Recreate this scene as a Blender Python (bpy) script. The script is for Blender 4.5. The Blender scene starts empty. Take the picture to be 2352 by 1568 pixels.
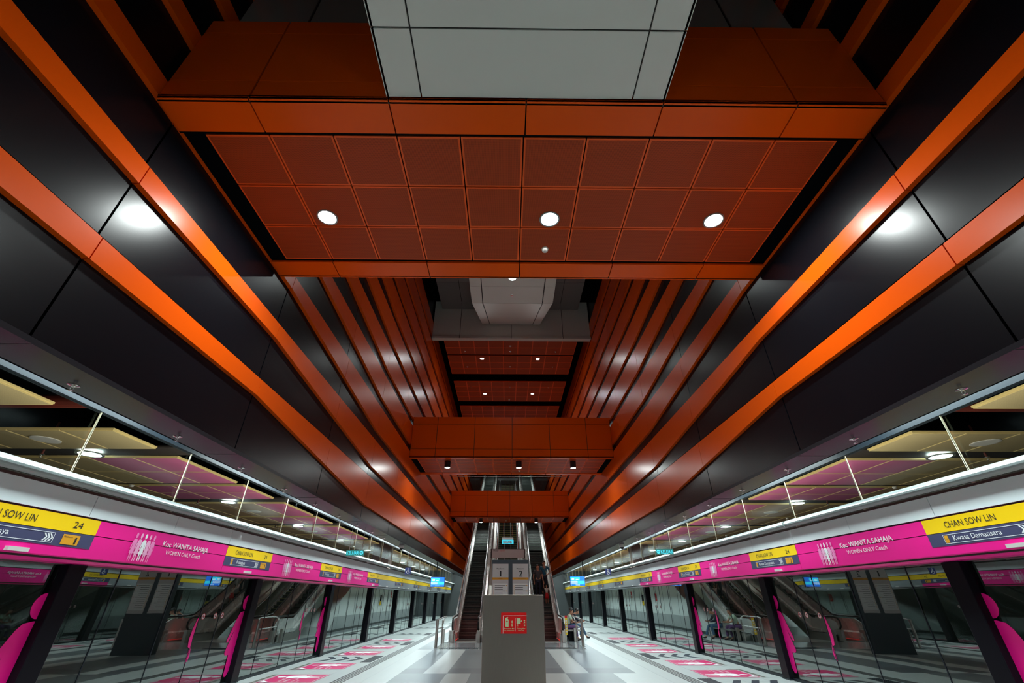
import bpy, bmesh, math, random
from mathutils import Vector, Matrix
random.seed(4)
SC = bpy.context.scene
COL = SC.collection
PI = math.pi
# ------------------------------------------------------------------ camera
F, CH = 988.0, 590.0
PITCH = math.atan2(CH, F)
cam = bpy.data.cameras.new('camera'); camo = bpy.data.objects.new('camera', cam); COL.objects.link(camo)
cam.sensor_width = 36.0; cam.lens = F/2352*36.0; cam.clip_start = .05; cam.clip_end = 300
camo.location = (-.25, 0, 1.65)
camo.rotation_euler = (PI/2+PITCH, 0, -12.5/(F*math.cos(PITCH)+CH*math.sin(PITCH)))
SC.camera = camo
# ------------------------------------------------------------------ world, exposure
w = bpy.data.worlds.new('world'); SC.world = w; w.use_nodes = True
w.node_tree.nodes['Background'].inputs[0].default_value = (.02, .025, .03, 1)
w.node_tree.nodes['Background'].inputs[1].default_value = .3
SC.view_settings.view_transform = 'Standard'; SC.view_settings.look = 'None'
SC.view_settings.exposure = 0.0; SC.view_settings.gamma = 1; SC.view_settings.use_curve_mapping = False
SC.cycles.sample_clamp_indirect = 4.0; SC.cycles.use_denoising = True
SC.cycles.caustics_reflective = False; SC.cycles.caustics_refractive = False
WHITE = (.92, 1.0, .98)
P_BEAM = 110      # downlights in the first bridge beam
P_BEAM2 = 42
P_HIGH = 26
P_EDGE_FILL = 165      # unseen linear lights added over the platform edges
P_TRACK = 26
P_UPLIGHT = 78
E_LED = 3.0
E_DISC = 25.0

# ------------------------------------------------------------------ materials
def mat(name, col, rough=.5, metal=0.0, spec=.5, emis=None, es=1.0, noise=None, bump=None):
    m = bpy.data.materials.new(name); m.use_nodes = True
    nt = m.node_tree; b = nt.nodes['Principled BSDF']
    b.inputs['Base Color'].default_value = (*col, 1); b.inputs['Roughness'].default_value = rough
    b.inputs['Metallic'].default_value = metal; b.inputs['Specular IOR Level'].default_value = spec
    if emis: b.inputs['Emission Color'].default_value = (*emis, 1); b.inputs['Emission Strength'].default_value = es
    if noise:
        sc, amt = noise[0], noise[1]
        tc = nt.nodes.new('ShaderNodeTexCoord'); mp = nt.nodes.new('ShaderNodeMapping'); n = nt.nodes.new('ShaderNodeTexNoise')
        mp.inputs['Scale'].default_value = noise[2] if len(noise) > 2 else (1, 1, 1)
        n.inputs['Scale'].default_value = sc; n.inputs['Detail'].default_value = 4
        mx = nt.nodes.new('ShaderNodeMixRGB'); mx.inputs[1].default_value = (*[c*(1-amt) for c in col], 1)
        mx.inputs[2].default_value = (*[min(1, c*(1+amt)) for c in col], 1)
        nt.links.new(tc.outputs['Object'], mp.inputs[0]); nt.links.new(mp.outputs[0], n.inputs[0])
        nt.links.new(n.outputs[0], mx.inputs[0]); nt.links.new(mx.outputs[0], b.inputs['Base Color'])
    if bump:
        tc = nt.nodes.new('ShaderNodeTexCoord'); n = nt.nodes.new('ShaderNodeTexNoise'); bp = nt.nodes.new('ShaderNodeBump')
        mp = nt.nodes.new('ShaderNodeMapping'); mp.inputs['Scale'].default_value = bump[2] if len(bump) > 2 else (1, 1, 1)
        n.inputs['Scale'].default_value = bump[0]; bp.inputs['Strength'].default_value = bump[1]; bp.inputs['Distance'].default_value = .01
        nt.links.new(tc.outputs['Object'], mp.inputs[0]); nt.links.new(mp.outputs[0], n.inputs[0])
        nt.links.new(n.outputs[0], bp.inputs['Height']); nt.links.new(bp.outputs[0], b.inputs['Normal'])
    return m
def perf(name, col, dark, scale=90):
    """perforated metal sheet: regular small holes"""
    m = mat(name, col, .5, spec=.2); nt = m.node_tree; b = nt.nodes['Principled BSDF']
    tc = nt.nodes.new('ShaderNodeTexCoord'); v = nt.nodes.new('ShaderNodeTexVoronoi'); v.inputs['Scale'].default_value = scale
    v.inputs['Randomness'].default_value = 0
    r = nt.nodes.new('ShaderNodeMapRange'); r.inputs[1].default_value = .22; r.inputs[2].default_value = .38
    mx = nt.nodes.new('ShaderNodeMixRGB'); mx.inputs[1].default_value = (*dark, 1); mx.inputs[2].default_value = (*col, 1)
    nt.links.new(tc.outputs['Object'], v.inputs['Vector']); nt.links.new(v.outputs['Distance'], r.inputs[0])
    nt.links.new(r.outputs[0], mx.inputs[0]); nt.links.new(mx.outputs[0], b.inputs['Base Color'])
    return m
def glass(name, tint, ior=1.5, wav=0.0, boost=1.0):
    m = bpy.data.materials.new(name); m.use_nodes = True; nt = m.node_tree; nt.nodes.clear()
    o = nt.nodes.new('ShaderNodeOutputMaterial'); mx = nt.nodes.new('ShaderNodeMixShader')
    t = nt.nodes.new('ShaderNodeBsdfTransparent'); g = nt.nodes.new('ShaderNodeBsdfGlossy'); f = nt.nodes.new('ShaderNodeFresnel')
    t.inputs[0].default_value = (*tint, 1); g.inputs['Roughness'].default_value = 0.0; g.inputs[0].default_value = (.93, 1, .98, 1)
    ge = nt.nodes.new('ShaderNodeNewGeometry'); mi = nt.nodes.new('ShaderNodeMix')      # same index from either face of the pane
    mi.inputs[2].default_value = ior; mi.inputs[3].default_value = 1/ior
    nt.links.new(ge.outputs['Backfacing'], mi.inputs[0]); nt.links.new(mi.outputs[0], f.inputs[0])
    mu = nt.nodes.new('ShaderNodeMath'); mu.operation = 'MULTIPLY'; mu.use_clamp = True; mu.inputs[1].default_value = boost
    nt.links.new(f.outputs[0], mu.inputs[0]); nt.links.new(mu.outputs[0], mx.inputs[0])
    nt.links.new(t.outputs[0], mx.inputs[1]); nt.links.new(g.outputs[0], mx.inputs[2]); nt.links.new(mx.outputs[0], o.inputs[0])
    if wav:
        tc = nt.nodes.new('ShaderNodeTexCoord'); n = nt.nodes.new('ShaderNodeTexNoise'); bp = nt.nodes.new('ShaderNodeBump')
        n.inputs['Scale'].default_value = 1.1; n.inputs['Detail'].default_value = 0
        bp.inputs['Strength'].default_value = wav; bp.inputs['Distance'].default_value = .02
        nt.links.new(tc.outputs['Object'], n.inputs[0]); nt.links.new(n.outputs[0], bp.inputs['Height']); nt.links.new(bp.outputs[0], g.inputs['Normal'])
    return m
def brushed(name, col, rough, scale=(1, 1, 60)):
    return mat(name, col, rough, 1.0, noise=(6, .12, scale), bump=(8, .05, scale))
def streaks(name, col):
    """scratched steel: roughness varies in streaks"""
    m = brushed(name, col, .22); nt = m.node_tree; b = nt.nodes['Principled BSDF']
    tc = nt.nodes.new('ShaderNodeTexCoord'); n = nt.nodes.new('ShaderNodeTexNoise'); n.inputs['Scale'].default_value = 2.5
    r = nt.nodes.new('ShaderNodeMapRange'); r.inputs[3].default_value = .1; r.inputs[4].default_value = .4
    nt.links.new(tc.outputs['Object'], n.inputs[0]); nt.links.new(n.outputs[0], r.inputs[0]); nt.links.new(r.outputs[0], b.inputs['Roughness'])
    return m
ORANGE = mat('orange_cladding', (.76, .088, .002), .27, spec=.14, noise=(.6, .05))
ORANGE_EDGE = mat('orange_frame', (.78, .10, .012), .4, spec=.25)
BLACK = mat('black_cladding', (.004, .004, .006), .27, spec=.17, noise=(.5, .2))
SOFFIT = mat('charcoal_soffit', (.022, .020, .024), .26, spec=.07, noise=(.5, .15))
VOID = mat('black_void', (.002, .003, .004), .9, spec=.02, noise=(1, .3))
PERF = perf('perforated_orange', (.42, .058, .010), (.12, .014, .003), 70)
WHITE_P = mat('white_cladding', (.60, .61, .56), .5, spec=.25, noise=(.4, .04))
GREY_P = mat('grey_cladding', (.22, .21, .20), .2, noise=(.4, .06))
HEAD_W = mat('pale_header_enamel', (.84, .90, .90), .35, noise=(.5, .04))
HEAD_G = mat('grey_header_enamel', (.28, .30, .31), .35, noise=(.5, .04))
PINK = mat('pink_vinyl', (.90, .006, .27), .4, noise=(.5, .03))
PINK2 = mat('pink_floor_vinyl', (.62, .018, .14), .4, noise=(2, .06))
PINKL = mat('pale_pink_vinyl', (.92, .26, .55), .45, noise=(2, .02))
PINKM = mat('mid_pink_vinyl', (.92, .42, .64), .45, noise=(2, .02))
YELLOW = mat('yellow_vinyl', (.93, .60, .0), .4, noise=(2, .03))
NAVY = mat('slate_blue_vinyl', (.055, .06, .13), .4, noise=(2, .05))
INK = mat('black_ink', (.01, .01, .012), .5, noise=(9, .2))
WINK = mat('white_ink', (.85, .87, .87), .5, noise=(9, .02))
DARKGAP = mat('dark_joint', (.02, .014, .012), .6, noise=(3, .2))
BROWN = mat('dark_brown_lip', (.05, .02, .018), .4, noise=(3, .2))
POST = mat('black_post', (.006, .006, .009), .3, spec=.12, noise=(1, .2))
MULL = mat('dark_mullion', (.014, .020, .026), .35, spec=.2, noise=(1, .2))
GLASS = glass('platform_screen_glass', (.42, .50, .48), 1.75, .07, 2.1)
CLEAR = glass('clear_glass', (.93, .97, .96), 1.45)
STEEL = brushed('stainless_steel', (.55, .52, .48), .3)
STEEL_B = streaks('polished_steel', (.82, .83, .80)); STEEL_B.node_tree.nodes['Principled BSDF'].inputs['Metallic'].default_value = .35
CABINET = brushed('cabinet_steel', (.46, .41, .36), .32, (60, 1, 1))
RODM = mat('champagne_metal', (.5, .45, .32), .3, 1.0, noise=(4, .1))
RUBBER = mat('black_rubber', (.008, .008, .008), .35, noise=(4, .2))
STEP = mat('black_step_metal', (.018, .02, .02), .4, .6, noise=(40, .4, (1, 1, 1)))
STEPY = mat('step_edge', (.10, .11, .09), .4, .4, noise=(4, .2))
STEPR = mat('ribbed_riser', (.055, .068, .060), .4, .3, noise=(4, .2))
GRIP = mat('yellow_nosing', (.45, .42, .12), .5, noise=(4, .2))
RED = mat('red_sign', (.62, .004, .004), .4, noise=(3, .04))
LUME = mat('pale_green_ink', (.50, .62, .36), .5, noise=(9, .05))
PAPER = mat('poster_paper', (.62, .60, .60), .5, noise=(3, .03))
FRAMEG = mat('blue_grey_frame', (.04, .055, .075), .4, noise=(3, .1))
AMBER = mat('amber_band', (.75, .33, .01), .5, noise=(3, .04))
WALLW = mat('white_wall_panel', (.76, .81, .79), .35, noise=(.6, .05))
SKIRT = mat('dark_skirting', (.06, .07, .07), .4, noise=(2, .1))
DADO = mat('grey_dado_panel', (.42, .45, .45), .35, noise=(2, .06))
TRACKW = mat('tunnel_wall', (.014, .017, .016), .7, noise=(1.2, .4))
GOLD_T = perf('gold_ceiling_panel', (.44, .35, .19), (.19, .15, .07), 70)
MAGENTA_GLOW_T = perf('magenta_glow_panel', (.50, .13, .27), (.22, .05, .11), 70)  # magenta glow on the rafts, put into the panel colour
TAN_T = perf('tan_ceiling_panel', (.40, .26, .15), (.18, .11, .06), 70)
GOLD_E = mat('gold_panel_edge', (.60, .46, .20), .4, noise=(3, .05))
RUST = mat('rust_red_duct', (.10, .012, .006), .6, noise=(3, .4))
HOUSING = mat('lamp_housing', (.26, .30, .29), .5, 0.0, noise=(1.5, .1))
LED = mat('led_tube', (.9, 1, 1), .4, emis=(.82, 1, .97), es=E_LED, noise=(2, .01))
DISC = mat('lit_lamp_lens', (.9, 1, 1), .4, emis=(.8, 1, .95), es=E_DISC, noise=(2, .01))
RIM = mat('lamp_rim', (.30, .33, .33), .3, .5, noise=(3, .05))
CAN = mat('black_lamp_can', (.012, .014, .02), .4, noise=(3, .1))
PLASTIC = mat('white_plastic', (.66, .64, .60), .4, noise=(3, .03))
CHROME = mat('chrome', (.8, .8, .78), .15, 1.0, noise=(3, .05))
SCR_B = mat('blue_screen', (.0, .05, .4), .3, emis=(.02, .22, .95), es=1.3, noise=(4, .1))
SCR_C = mat('cyan_screen', (.0, .4, .6), .3, emis=(.05, .75, 1.0), es=1.3, noise=(4, .1))
SCR_W = mat('white_screen', (.6, .8, .9), .3, emis=(.6, .85, 1.0), es=1.3, noise=(4, .1))
EXITL = mat('lit_exit_cyan', (.05, .5, .6), .4, emis=(.04, .55, .72), es=.9, noise=(4, .1))
EXITG = mat('exit_green_board', (.0, .12, .10), .4, emis=(.0, .16, .14), es=.5, noise=(4, .1))
WBLUE = mat('blue_sign', (.01, .02, .16), .4, noise=(3, .1))
YSIGN = mat('yellow_sign', (.75, .50, .02), .5, noise=(3, .1))
LT = mat('light_floor_tile', (.49, .53, .51), .34, noise=(5, .06, (1, .15, 1)))
DK = mat('grey_floor_tile', (.125, .145, .155), .34, noise=(5, .10, (1, .15, 1)))
DK2 = mat('dark_grey_floor_tile', (.088, .098, .108), .36, noise=(5, .10, (1, .15, 1)))
TACT = mat('tactile_grey', (.10, .10, .10), .5, noise=(20, .15))
CHEV = mat('charcoal_floor_vinyl', (.035, .045, .06), .35, noise=(3, .1))
ADDED_REDGLOW = mat('added_red_glow', (.6, .02, .02), .4, emis=(1, .04, .03), es=.6, noise=(3, .05))  # glow of the made-up strips at the escalator foot
TAN_F = mat('olive_floor_strip', (.16, .145, .12), .4, noise=(3, .1))

# ------------------------------------------------------------------ mesh helpers
class MB:
    def __init__(s): s.v = []; s.f = []; s.mi = []
    def add(s, vs, fs, mi=0):
        o = len(s.v); s.v += [tuple(v) for v in vs]; s.f += [tuple(i+o for i in f) for f in fs]; s.mi += [mi]*len(fs); return s
    def rim(s, prof, n=28):
        vs = [(r*math.cos(2*PI*k/n), r*math.sin(2*PI*k/n), z) for r, z in prof for k in range(n)]; m = len(prof)
        return s.add(vs, [(i*n+k, i*n+(k+1) % n, ((i+1) % m)*n+(k+1) % n, ((i+1) % m)*n+k) for i in range(m) for k in range(n)], 0)
    def box(s, x0, x1, y0, y1, z0, z1, mi=0):
        if x0 > x1: x0, x1 = x1, x0
        if y0 > y1: y0, y1 = y1, y0
        if z0 > z1: z0, z1 = z1, z0
        return s.add([(x0, y0, z0), (x1, y0, z0), (x1, y1, z0), (x0, y1, z0), (x0, y0, z1), (x1, y0, z1), (x1, y1, z1), (x0, y1, z1)],
                     [(0, 3, 2, 1), (4, 5, 6, 7), (0, 1, 5, 4), (1, 2, 6, 5), (2, 3, 7, 6), (3, 0, 4, 7)], mi)
    def prism(s, pts, axis, a, b, mi=0):
        """polygon pts in the two other axes (order: X->(y,z), Y->(x,z), Z->(x,y)), extruded from a to b"""
        def P(p, t): return {'X': (t, p[0], p[1]), 'Y': (p[0], t, p[1]), 'Z': (p[0], p[1], t)}[axis]
        n = len(pts)
        return s.add([P(p, a) for p in pts]+[P(p, b) for p in pts],
                     [tuple(range(n))[::-1], tuple(range(n, 2*n))]+[(i, (i+1) % n, n+(i+1) % n, n+i) for i in range(n)], mi)
    def tube(s, pts, r, n=10, mi=0, closed=False):
        pts = [Vector(p) for p in pts]; rings = []; m = len(pts)
        for i, p in enumerate(pts):
            d = ((pts[(i+1) % m] if (closed or i < m-1) else p)-(pts[i-1] if (closed or i > 0) else p)).normalized()
            up = Vector((0, 0, 1)) if abs(d.z) < .95 else Vector((1, 0, 0))
            a = d.cross(up).normalized(); b = a.cross(d).normalized()
            rr = r[i] if isinstance(r, (list, tuple)) else r
            rings.append([p+a*rr*math.cos(2*PI*k/n)+b*rr*math.sin(2*PI*k/n) for k in range(n)])
        vs = [v for R in rings for v in R]; fs = []
        for i in range(m if closed else m-1):
            j = (i+1) % m
            fs += [(i*n+k, i*n+(k+1) % n, j*n+(k+1) % n, j*n+k) for k in range(n)]
        if not closed: fs += [tuple(range(n))[::-1], tuple(range((m-1)*n, m*n))]
        return s.add(vs, fs, mi)
    def lathe(s, prof, c=(0, 0, 0), n=20, mi=0):
        """prof: list of (r,z) around the Z axis at c"""
        vs = [(c[0]+r*math.cos(2*PI*k/n), c[1]+r*math.sin(2*PI*k/n), c[2]+z) for r, z in prof for k in range(n)]
        fs = []
        for i in range(len(prof)-1): fs += [(i*n+k, i*n+(k+1) % n, (i+1)*n+(k+1) % n, (i+1)*n+k) for k in range(n)]
        fs += [tuple(range(n))[::-1], tuple(range((len(prof)-1)*n, len(prof)*n))]
        return s.add(vs, fs, mi)
    def mesh(s, name, mats, smooth=False, bevel=0):
        me = bpy.data.meshes.new(name); me.from_pydata(s.v, [], s.f)
        for m in (mats if isinstance(mats, (list, tuple)) else [mats]): me.materials.append(m)
        me.polygons.foreach_set('material_index', s.mi)
        bm = bmesh.new(); bm.from_mesh(me); bmesh.ops.recalc_face_normals(bm, faces=bm.faces); bm.to_mesh(me); bm.free()
        if smooth: me.shade_smooth() if hasattr(me, 'shade_smooth') else None
        return me
    def build(s, name, mats, parent=None, loc=(0, 0, 0), smooth=False, bevel=0):
        o = bpy.data.objects.new(name, s.mesh(name, mats, smooth)); COL.objects.link(o); o.location = loc
        if parent: o.parent = parent
        if bevel:
            b = o.modifiers.new('bevel', 'BEVEL'); b.width = bevel; b.segments = 2; b.limit_method = 'ANGLE'
        if smooth:
            pass
        return o
def tag(o, label, cat, group=None, kind=None):
    if label: o['label'] = label
    if cat: o['category'] = cat
    if group: o['group'] = group
    if kind: o['kind'] = kind
    return o
def thing(name, label, cat, loc=(0, 0, 0), rz=0, group=None):
    o = bpy.data.objects.new(name, None); COL.objects.link(o); o.location = loc; o.rotation_euler = (0, 0, rz)
    o.empty_display_size = .2
    return tag(o, label, cat, group)
def struct(name, mb, mats, label=None, cat='structure'):
    o = mb.build(name, mats); o['kind'] = 'structure'; o['label'] = label or name.replace('_', ' '); o['category'] = cat; return o
def dup(root, loc, label, rz=None):
    c = root.copy(); COL.objects.link(c); c.location = loc
    if rz is not None: c.rotation_euler = (0, 0, rz)
    if label: c['label'] = label
    def rec(a, b):
        for ch in a.children:
            d = ch.copy(); COL.objects.link(d); d.parent = b; rec(ch, d)
    rec(root, c)
    return c
ORD = ['nearest', 'second', 'third', 'fourth', 'fifth', 'sixth', 'seventh', 'eighth', 'ninth', 'tenth', 'eleventh', 'twelfth', 'thirteenth',
       'fourteenth', 'fifteenth', 'sixteenth', 'seventeenth', 'eighteenth', 'nineteenth', 'twentieth']
def nth(i, what): return ORD[i]+' '+what if i == 0 else ORD[i]+' nearest '+what
# frames for flat lettering: M_left faces +X, M_right faces -X, M_cam faces -Y
def frame(xd, yd, o):
    x = Vector(xd); y = Vector(yd); z = x.cross(y)
    return Matrix(((x.x, y.x, z.x, o[0]), (x.y, y.y, z.y, o[1]), (x.z, y.z, z.z, o[2]), (0, 0, 0, 1)))
def fr_side(s, X, Y, Z):   # s=-1: left wall, seen from the centre; s=+1: right wall
    return frame((0, 1, 0), (0, 0, 1), (X, Y, Z)) if s < 0 else frame((0, -1, 0), (0, 0, 1), (X, Y, Z))
def fr_cam(X, Y, Z): return frame((1, 0, 0), (0, 0, 1), (X, Y, Z))
def fr_floor(s, X, Y, Z): return frame((0, 1, 0), (-1, 0, 0), (X, Y, Z)) if s < 0 else frame((0, -1, 0), (1, 0, 0), (X, Y, Z))
_txt = {}
def text(body, m, parent, M, width, height, name='lettering', align='L', off=0.0, y0=0.0, x0=0.0):
    """lettering fitted to width x height, lower-left at (x0,y0) of frame M"""
    key = (body, off)
    if key not in _txt:
        cu = bpy.data.curves.new('t', 'FONT'); cu.body = body; cu.size = 1; cu.offset = off; cu.resolution_u = 3
        o = bpy.data.objects.new('t', cu); COL.objects.link(o)
        dg = bpy.context.evaluated_depsgraph_get(); me = bpy.data.meshes.new_from_object(o.evaluated_get(dg))
        bpy.data.objects.remove(o); bpy.data.curves.remove(cu)
        co = [v.co.copy() for v in me.vertices]; fs = [tuple(p.vertices) for p in me.polygons]; bpy.data.meshes.remove(me)
        _txt[key] = (co, fs)
    co, fs = _txt[key]
    xs = [c.x for c in co]; ys = [c.y for c in co]; x_, X_ = min(xs), max(xs); capy = .73
    sx = width/(X_-x_); sy = height/capy
    mb = MB(); mb.add([M @ Vector(((c.x-x_)*sx+x0, c.y*sy+y0, 0)) for c in co], fs)
    me = bpy.data.meshes.new(name); me.from_pydata(mb.v, [], mb.f); me.materials.append(m)
    o = bpy.data.objects.new(name, me); COL.objects.link(o); o.parent = parent
    return o
def flat(polys, m, parent, M, name, t=0.0):
    """polygons in frame M; each (pts) ccw; thin sheet"""
    mb = MB()
    for pts in polys:
        mb.add([M @ Vector((p[0], p[1], t)) for p in pts], [tuple(range(len(pts)))])
    me = bpy.data.meshes.new(name); me.from_pydata(mb.v, [], mb.f)
    me.materials.append(m); o = bpy.data.objects.new(name, me); COL.objects.link(o)
    if parent: o.parent = parent
    return o
def rect(x0, y0, x1, y1): return [(x0, y0), (x1, y0), (x1, y1), (x0, y1)]
def disc(cx, cy, r, n=18, ry=None): return [(cx+r*math.cos(2*PI*i/n), cy+(ry or r)*math.sin(2*PI*i/n)) for i in range(n)]
def woman(cx, cy, h, k=1.0):
    """pictogram of a standing woman, height h, feet at cy"""
    def T(pts): return [(cx+x*h*k, cy+y*h) for x, y in pts]
    return [disc(cx, cy+.905*h, .09*h*k, 16, .1*h),
            T([(-.06, .78), (-.12, .77), (-.16, .72), (-.245, .44), (-.21, .41), (-.185, .43), (-.11, .62), (-.105, .52), (-.2, .27), (.2, .27), (.105, .52), (.11, .62), (.185, .43), (.21, .41), (.245, .44), (.16, .72), (.12, .77), (.06, .78)]),
            T([(-.115, .27), (-.105, .02), (-.075, 0), (-.045, .02), (-.02, .27)]), T([(.02, .27), (.045, .02), (.075, 0), (.105, .02), (.115, .27)])]
def chev(x, y, w, h, t): return [(x, y), (x+t, y), (x+t+w, y+h/2), (x+t, y+h), (x, y+h), (x+w, y+h/2)]
def lamp(parent, loc, power, size=.25, col=WHITE, rot=(0, 0, 0), shape='DISK', sy=None, name='lamp_light'):
    l = bpy.data.lights.new(name, 'AREA'); l.energy = power; l.shape = shape; l.size = size; l.color = col
    if sy: l.size_y = sy
    o = bpy.data.objects.new(name, l); COL.objects.link(o); o.location = loc; o.rotation_euler = rot
    if parent: o.parent = parent
    return o

# ================================================================== SETTING
XL, XR = -4.17, 4.02          # atrium wall faces
def ax(s): return XL if s < 0 else XR
GX = 6.54                     # platform screen glass
HX = 6.16                     # header face
YB, YE = -12.5, 55.0
# ---- floor
mb = MB()
XC = [-3.6+.61*i for i in range(12)]           # tile columns
mb.box(-GX-.1, XC[0], YB, YE, -.2, 0, 0); mb.box(XC[-1], GX+.1, YB, YE, -.2, 0, 0)
rows = [(-12.5, 1.65), (1.65, 7.75), (7.75, 13.85), (13.85, 19.87), (19.87, 55)]
pat = {0: 'LDDLDDLLDDL', 1: 'LLDLDDLDLDL', 2: 'LDDLDDLLDDL', 3: 'LDLDDDLDLDD', 4: 'DLLLLLLLLLD'}
for r, (a, b) in enumerate(rows):
    for i in range(11):
        c = pat[r][i]; a2, b2 = a, b
        if c == 'D' and r < 4:
            mb.box(XC[i], XC[i+1], a, min(b, a+.95), -.2, 0, 2); a2 = a+.95
        mb.box(XC[i], XC[i+1], a2, b2, -.2, 0, {'L': 0, 'D': 1}[c])
struct('floor', mb, [LT, DK, DK2], 'platform floor of long pale and grey tiles', 'floor')
mb = MB()
for k in range(int((YE-YB)/.61)):
    y = YB+k*.61
    for s in (-1, 1):
        mb.box(s*4.66, s*GX, y, y+.006, .0, .0012); 
for s in (-1, 1):
    for x in (3.58, 4.68, 5.3, 5.9): mb.box(s*x, s*(x+.006), YB, YE, 0, .0012)
struct('trim_1', mb, DADO, 'hairline joints between the pale floor tiles', 'floor joints')
# ---- tactile paving
for s, nm in ((-1, 'left'), (1, 'right')):
    t = thing('tactile_guide_path', 'dark ribbed tactile path running along the %s side of the platform' % nm, 'tactile paving', (s*4.12, 0, 0))
    mb = MB()
    for i in range(4): mb.box(-.14+i*.075, -.105+i*.075, 2, YE-1, 0, .008)
    mb.build('ribbed_strip', TACT, t)
    D0, PER = (11.4, 5.55) if s < 0 else (12.1, 5.55)
    for k in range(-1, 7):
        c = D0+PER*k; m2 = MB()
        a, b = sorted((s*.21, s*.53))
        nx = 6; ny = 28
        m2.box(a, b, c-.85, c+.85, 0, .003, 1)
        for i in range(nx):
            for j in range(ny):
                x = a+(i+.5)*(b-a)/nx; y = c-.85+(j+.5)*1.7/ny
                m2.box(x-.014, x+.014, y-.017, y+.017, .003, .009, 0)
        m2.build('dotted_block', [CHEV, TACT], t)

# ---- atrium walls: black cladding and orange trims
J = [3.1+3.15*k for k in range(-5, 17)]        # vertical joints (3.1, 6.25, 9.4, 12.55 ...)
def low(i, y):
    u = 4.64+1.05*i
    if y <= 6.25: return u-.26
    if y >= 12.5: return u-.77
    return u-.26-.51*(y-6.25)/6.25
tn = 2
for s in (-1, 1):
    x0 = ax(s); nm = 'left' if s < 0 else 'right'
    mb = MB(); xb = x0+s*.07
    mb.box(xb+s*.03, xb+s*.2, YB, 53, 3.47, 15.6, 0)
    for a, b in zip(J[:-1], J[1:]):
        for i in range(-1, 11):
            zl = 3.47 if i < 0 else 4.64+1.05*i-.2
            zh = 4.5 if i < 0 else 4.64+1.05*(i+1)-.4
            mb.box(xb, xb+s*.04, a+.012, b-.012, zl, zh+.2, 0)
    struct('wall_'+nm, mb, BLACK, 'glossy black clad atrium wall on the %s' % nm, 'wall')
    for i in range(10):
        u = 4.64+1.05*i; mb = MB()
        for a, b in zip(J[:-1], J[1:]):
            ys = [a+.006] + ([6.25] if a < 6.25 < b-.01 and a+.1 < 6.25 else []) + ([12.5] if a < 12.5 < b-.1 else []) + [b-.006]
            pts = [(y, low(i, y)) for y in ys]+[(b-.006, u), (a+.006, u)]
            mb.prism(pts, 'X', x0, x0+s*.085)
        o = mb.build('trim_%d' % tn, ORANGE); tn += 1
        tag(o, 'orange wall band on the %s atrium wall, %s' % (nm, 'lowest of ten' if i == 0 else ORD[i]+' from the bottom'), 'wall band', 'orange bands across the black walls', 'structure')
    # base soffit outside the wall
    mb = MB(); xo = x0+s*.48
    mb.box(x0+s*.0, xo, YB, 53, 3.45, 3.5, 0)
    for y in J: mb.box(x0, xo, y-.004, y+.004, 3.447, 3.452, 1)
    mb.box(xo, xo+s*.03, YB, 53, 3.45, 3.75, 2)
    struct('trim_%d' % tn, mb, [SOFFIT, DARKGAP, VOID], 'glossy charcoal soffit under the %s atrium wall' % nm, 'soffit'); tn += 1
    # dark ceiling over the platform edge and top channel of the glass screen
    mb = MB(); mb.box(x0+s*.2, s*7.0, YB, YE, 4.62, 4.7, 0)
    struct('ceiling_'+nm, mb, VOID, 'black void ceiling over the %s platform edge' % nm, 'ceiling')
    mb = MB(); mb.box(s*6.14, s*6.24, YB, YE, 3.98, 4.1); mb.box(s*6.17, s*6.21, YB, YE, 4.1, 4.62)
    struct('trim_%d' % tn, mb, MULL, 'dark top channel of the %s glass screen' % nm, 'channel'); tn += 1
    # trackside: wall, floor, ceiling
    mb = MB(); mb.box(s*11.6, s*11.8, YB, YE, -1.6, 5.2)
    struct('wall_track_'+nm, mb, TRACKW, 'dark tunnel wall beyond the %s track' % nm, 'wall')
    mb = MB(); mb.box(s*(GX+.1), s*11.6, YB, YE, -1.6, -1.4); mb.box(s*(GX-.02), s*(GX+.1), YB, YE, -1.6, -.0)
    struct('floor_track_'+nm, mb, TRACKW, 'dark track bed behind the %s glass doors' % nm, 'floor')
    mb = MB(); mb.box(s*7.0, s*11.6, YB, YE, 4.95, 5.05, 0)
    struct('ceiling_track_'+nm, mb, VOID, 'black slab over the %s track' % nm, 'ceiling')
# ---- ends
mb = MB(); mb.box(-11.8, 11.8, YB-.2, YB, -1.6, 16)
struct('wall_rear', mb, [TRACKW], 'dark wall closing the station behind the viewer', 'wall')
mb = MB(); mb.box(-11.8, 11.8, 55, 55.2, -1.6, 5.2, 0)
struct('wall_front', mb, [SKIRT], 'pale end wall of the platform level', 'wall')
mb = MB(); mb.box(-4.2, 4.1, 53, 53.2, 3.4, 15.8, 0)
for x in (-2.8, -1.4, 1.2, 2.6): mb.box(x-.01, x+.01, 52.98, 53, 3.4, 15.8, 1)
struct('wall_front_upper', mb, [ORANGE, DARKGAP], 'orange end wall at the top of the stairs', 'wall')
mb = MB(); mb.box(-.75, .25, 52.9, 53.0, 9.9, 12.9); struct('door_1', mb, POST, 'dark doorway in the orange end wall', 'doorway')
mb = MB(); mb.box(-5, 5, YB, 53, 15.6, 15.8)
struct('ceiling', mb, VOID, 'black slab over the atrium', 'ceiling')

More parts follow.
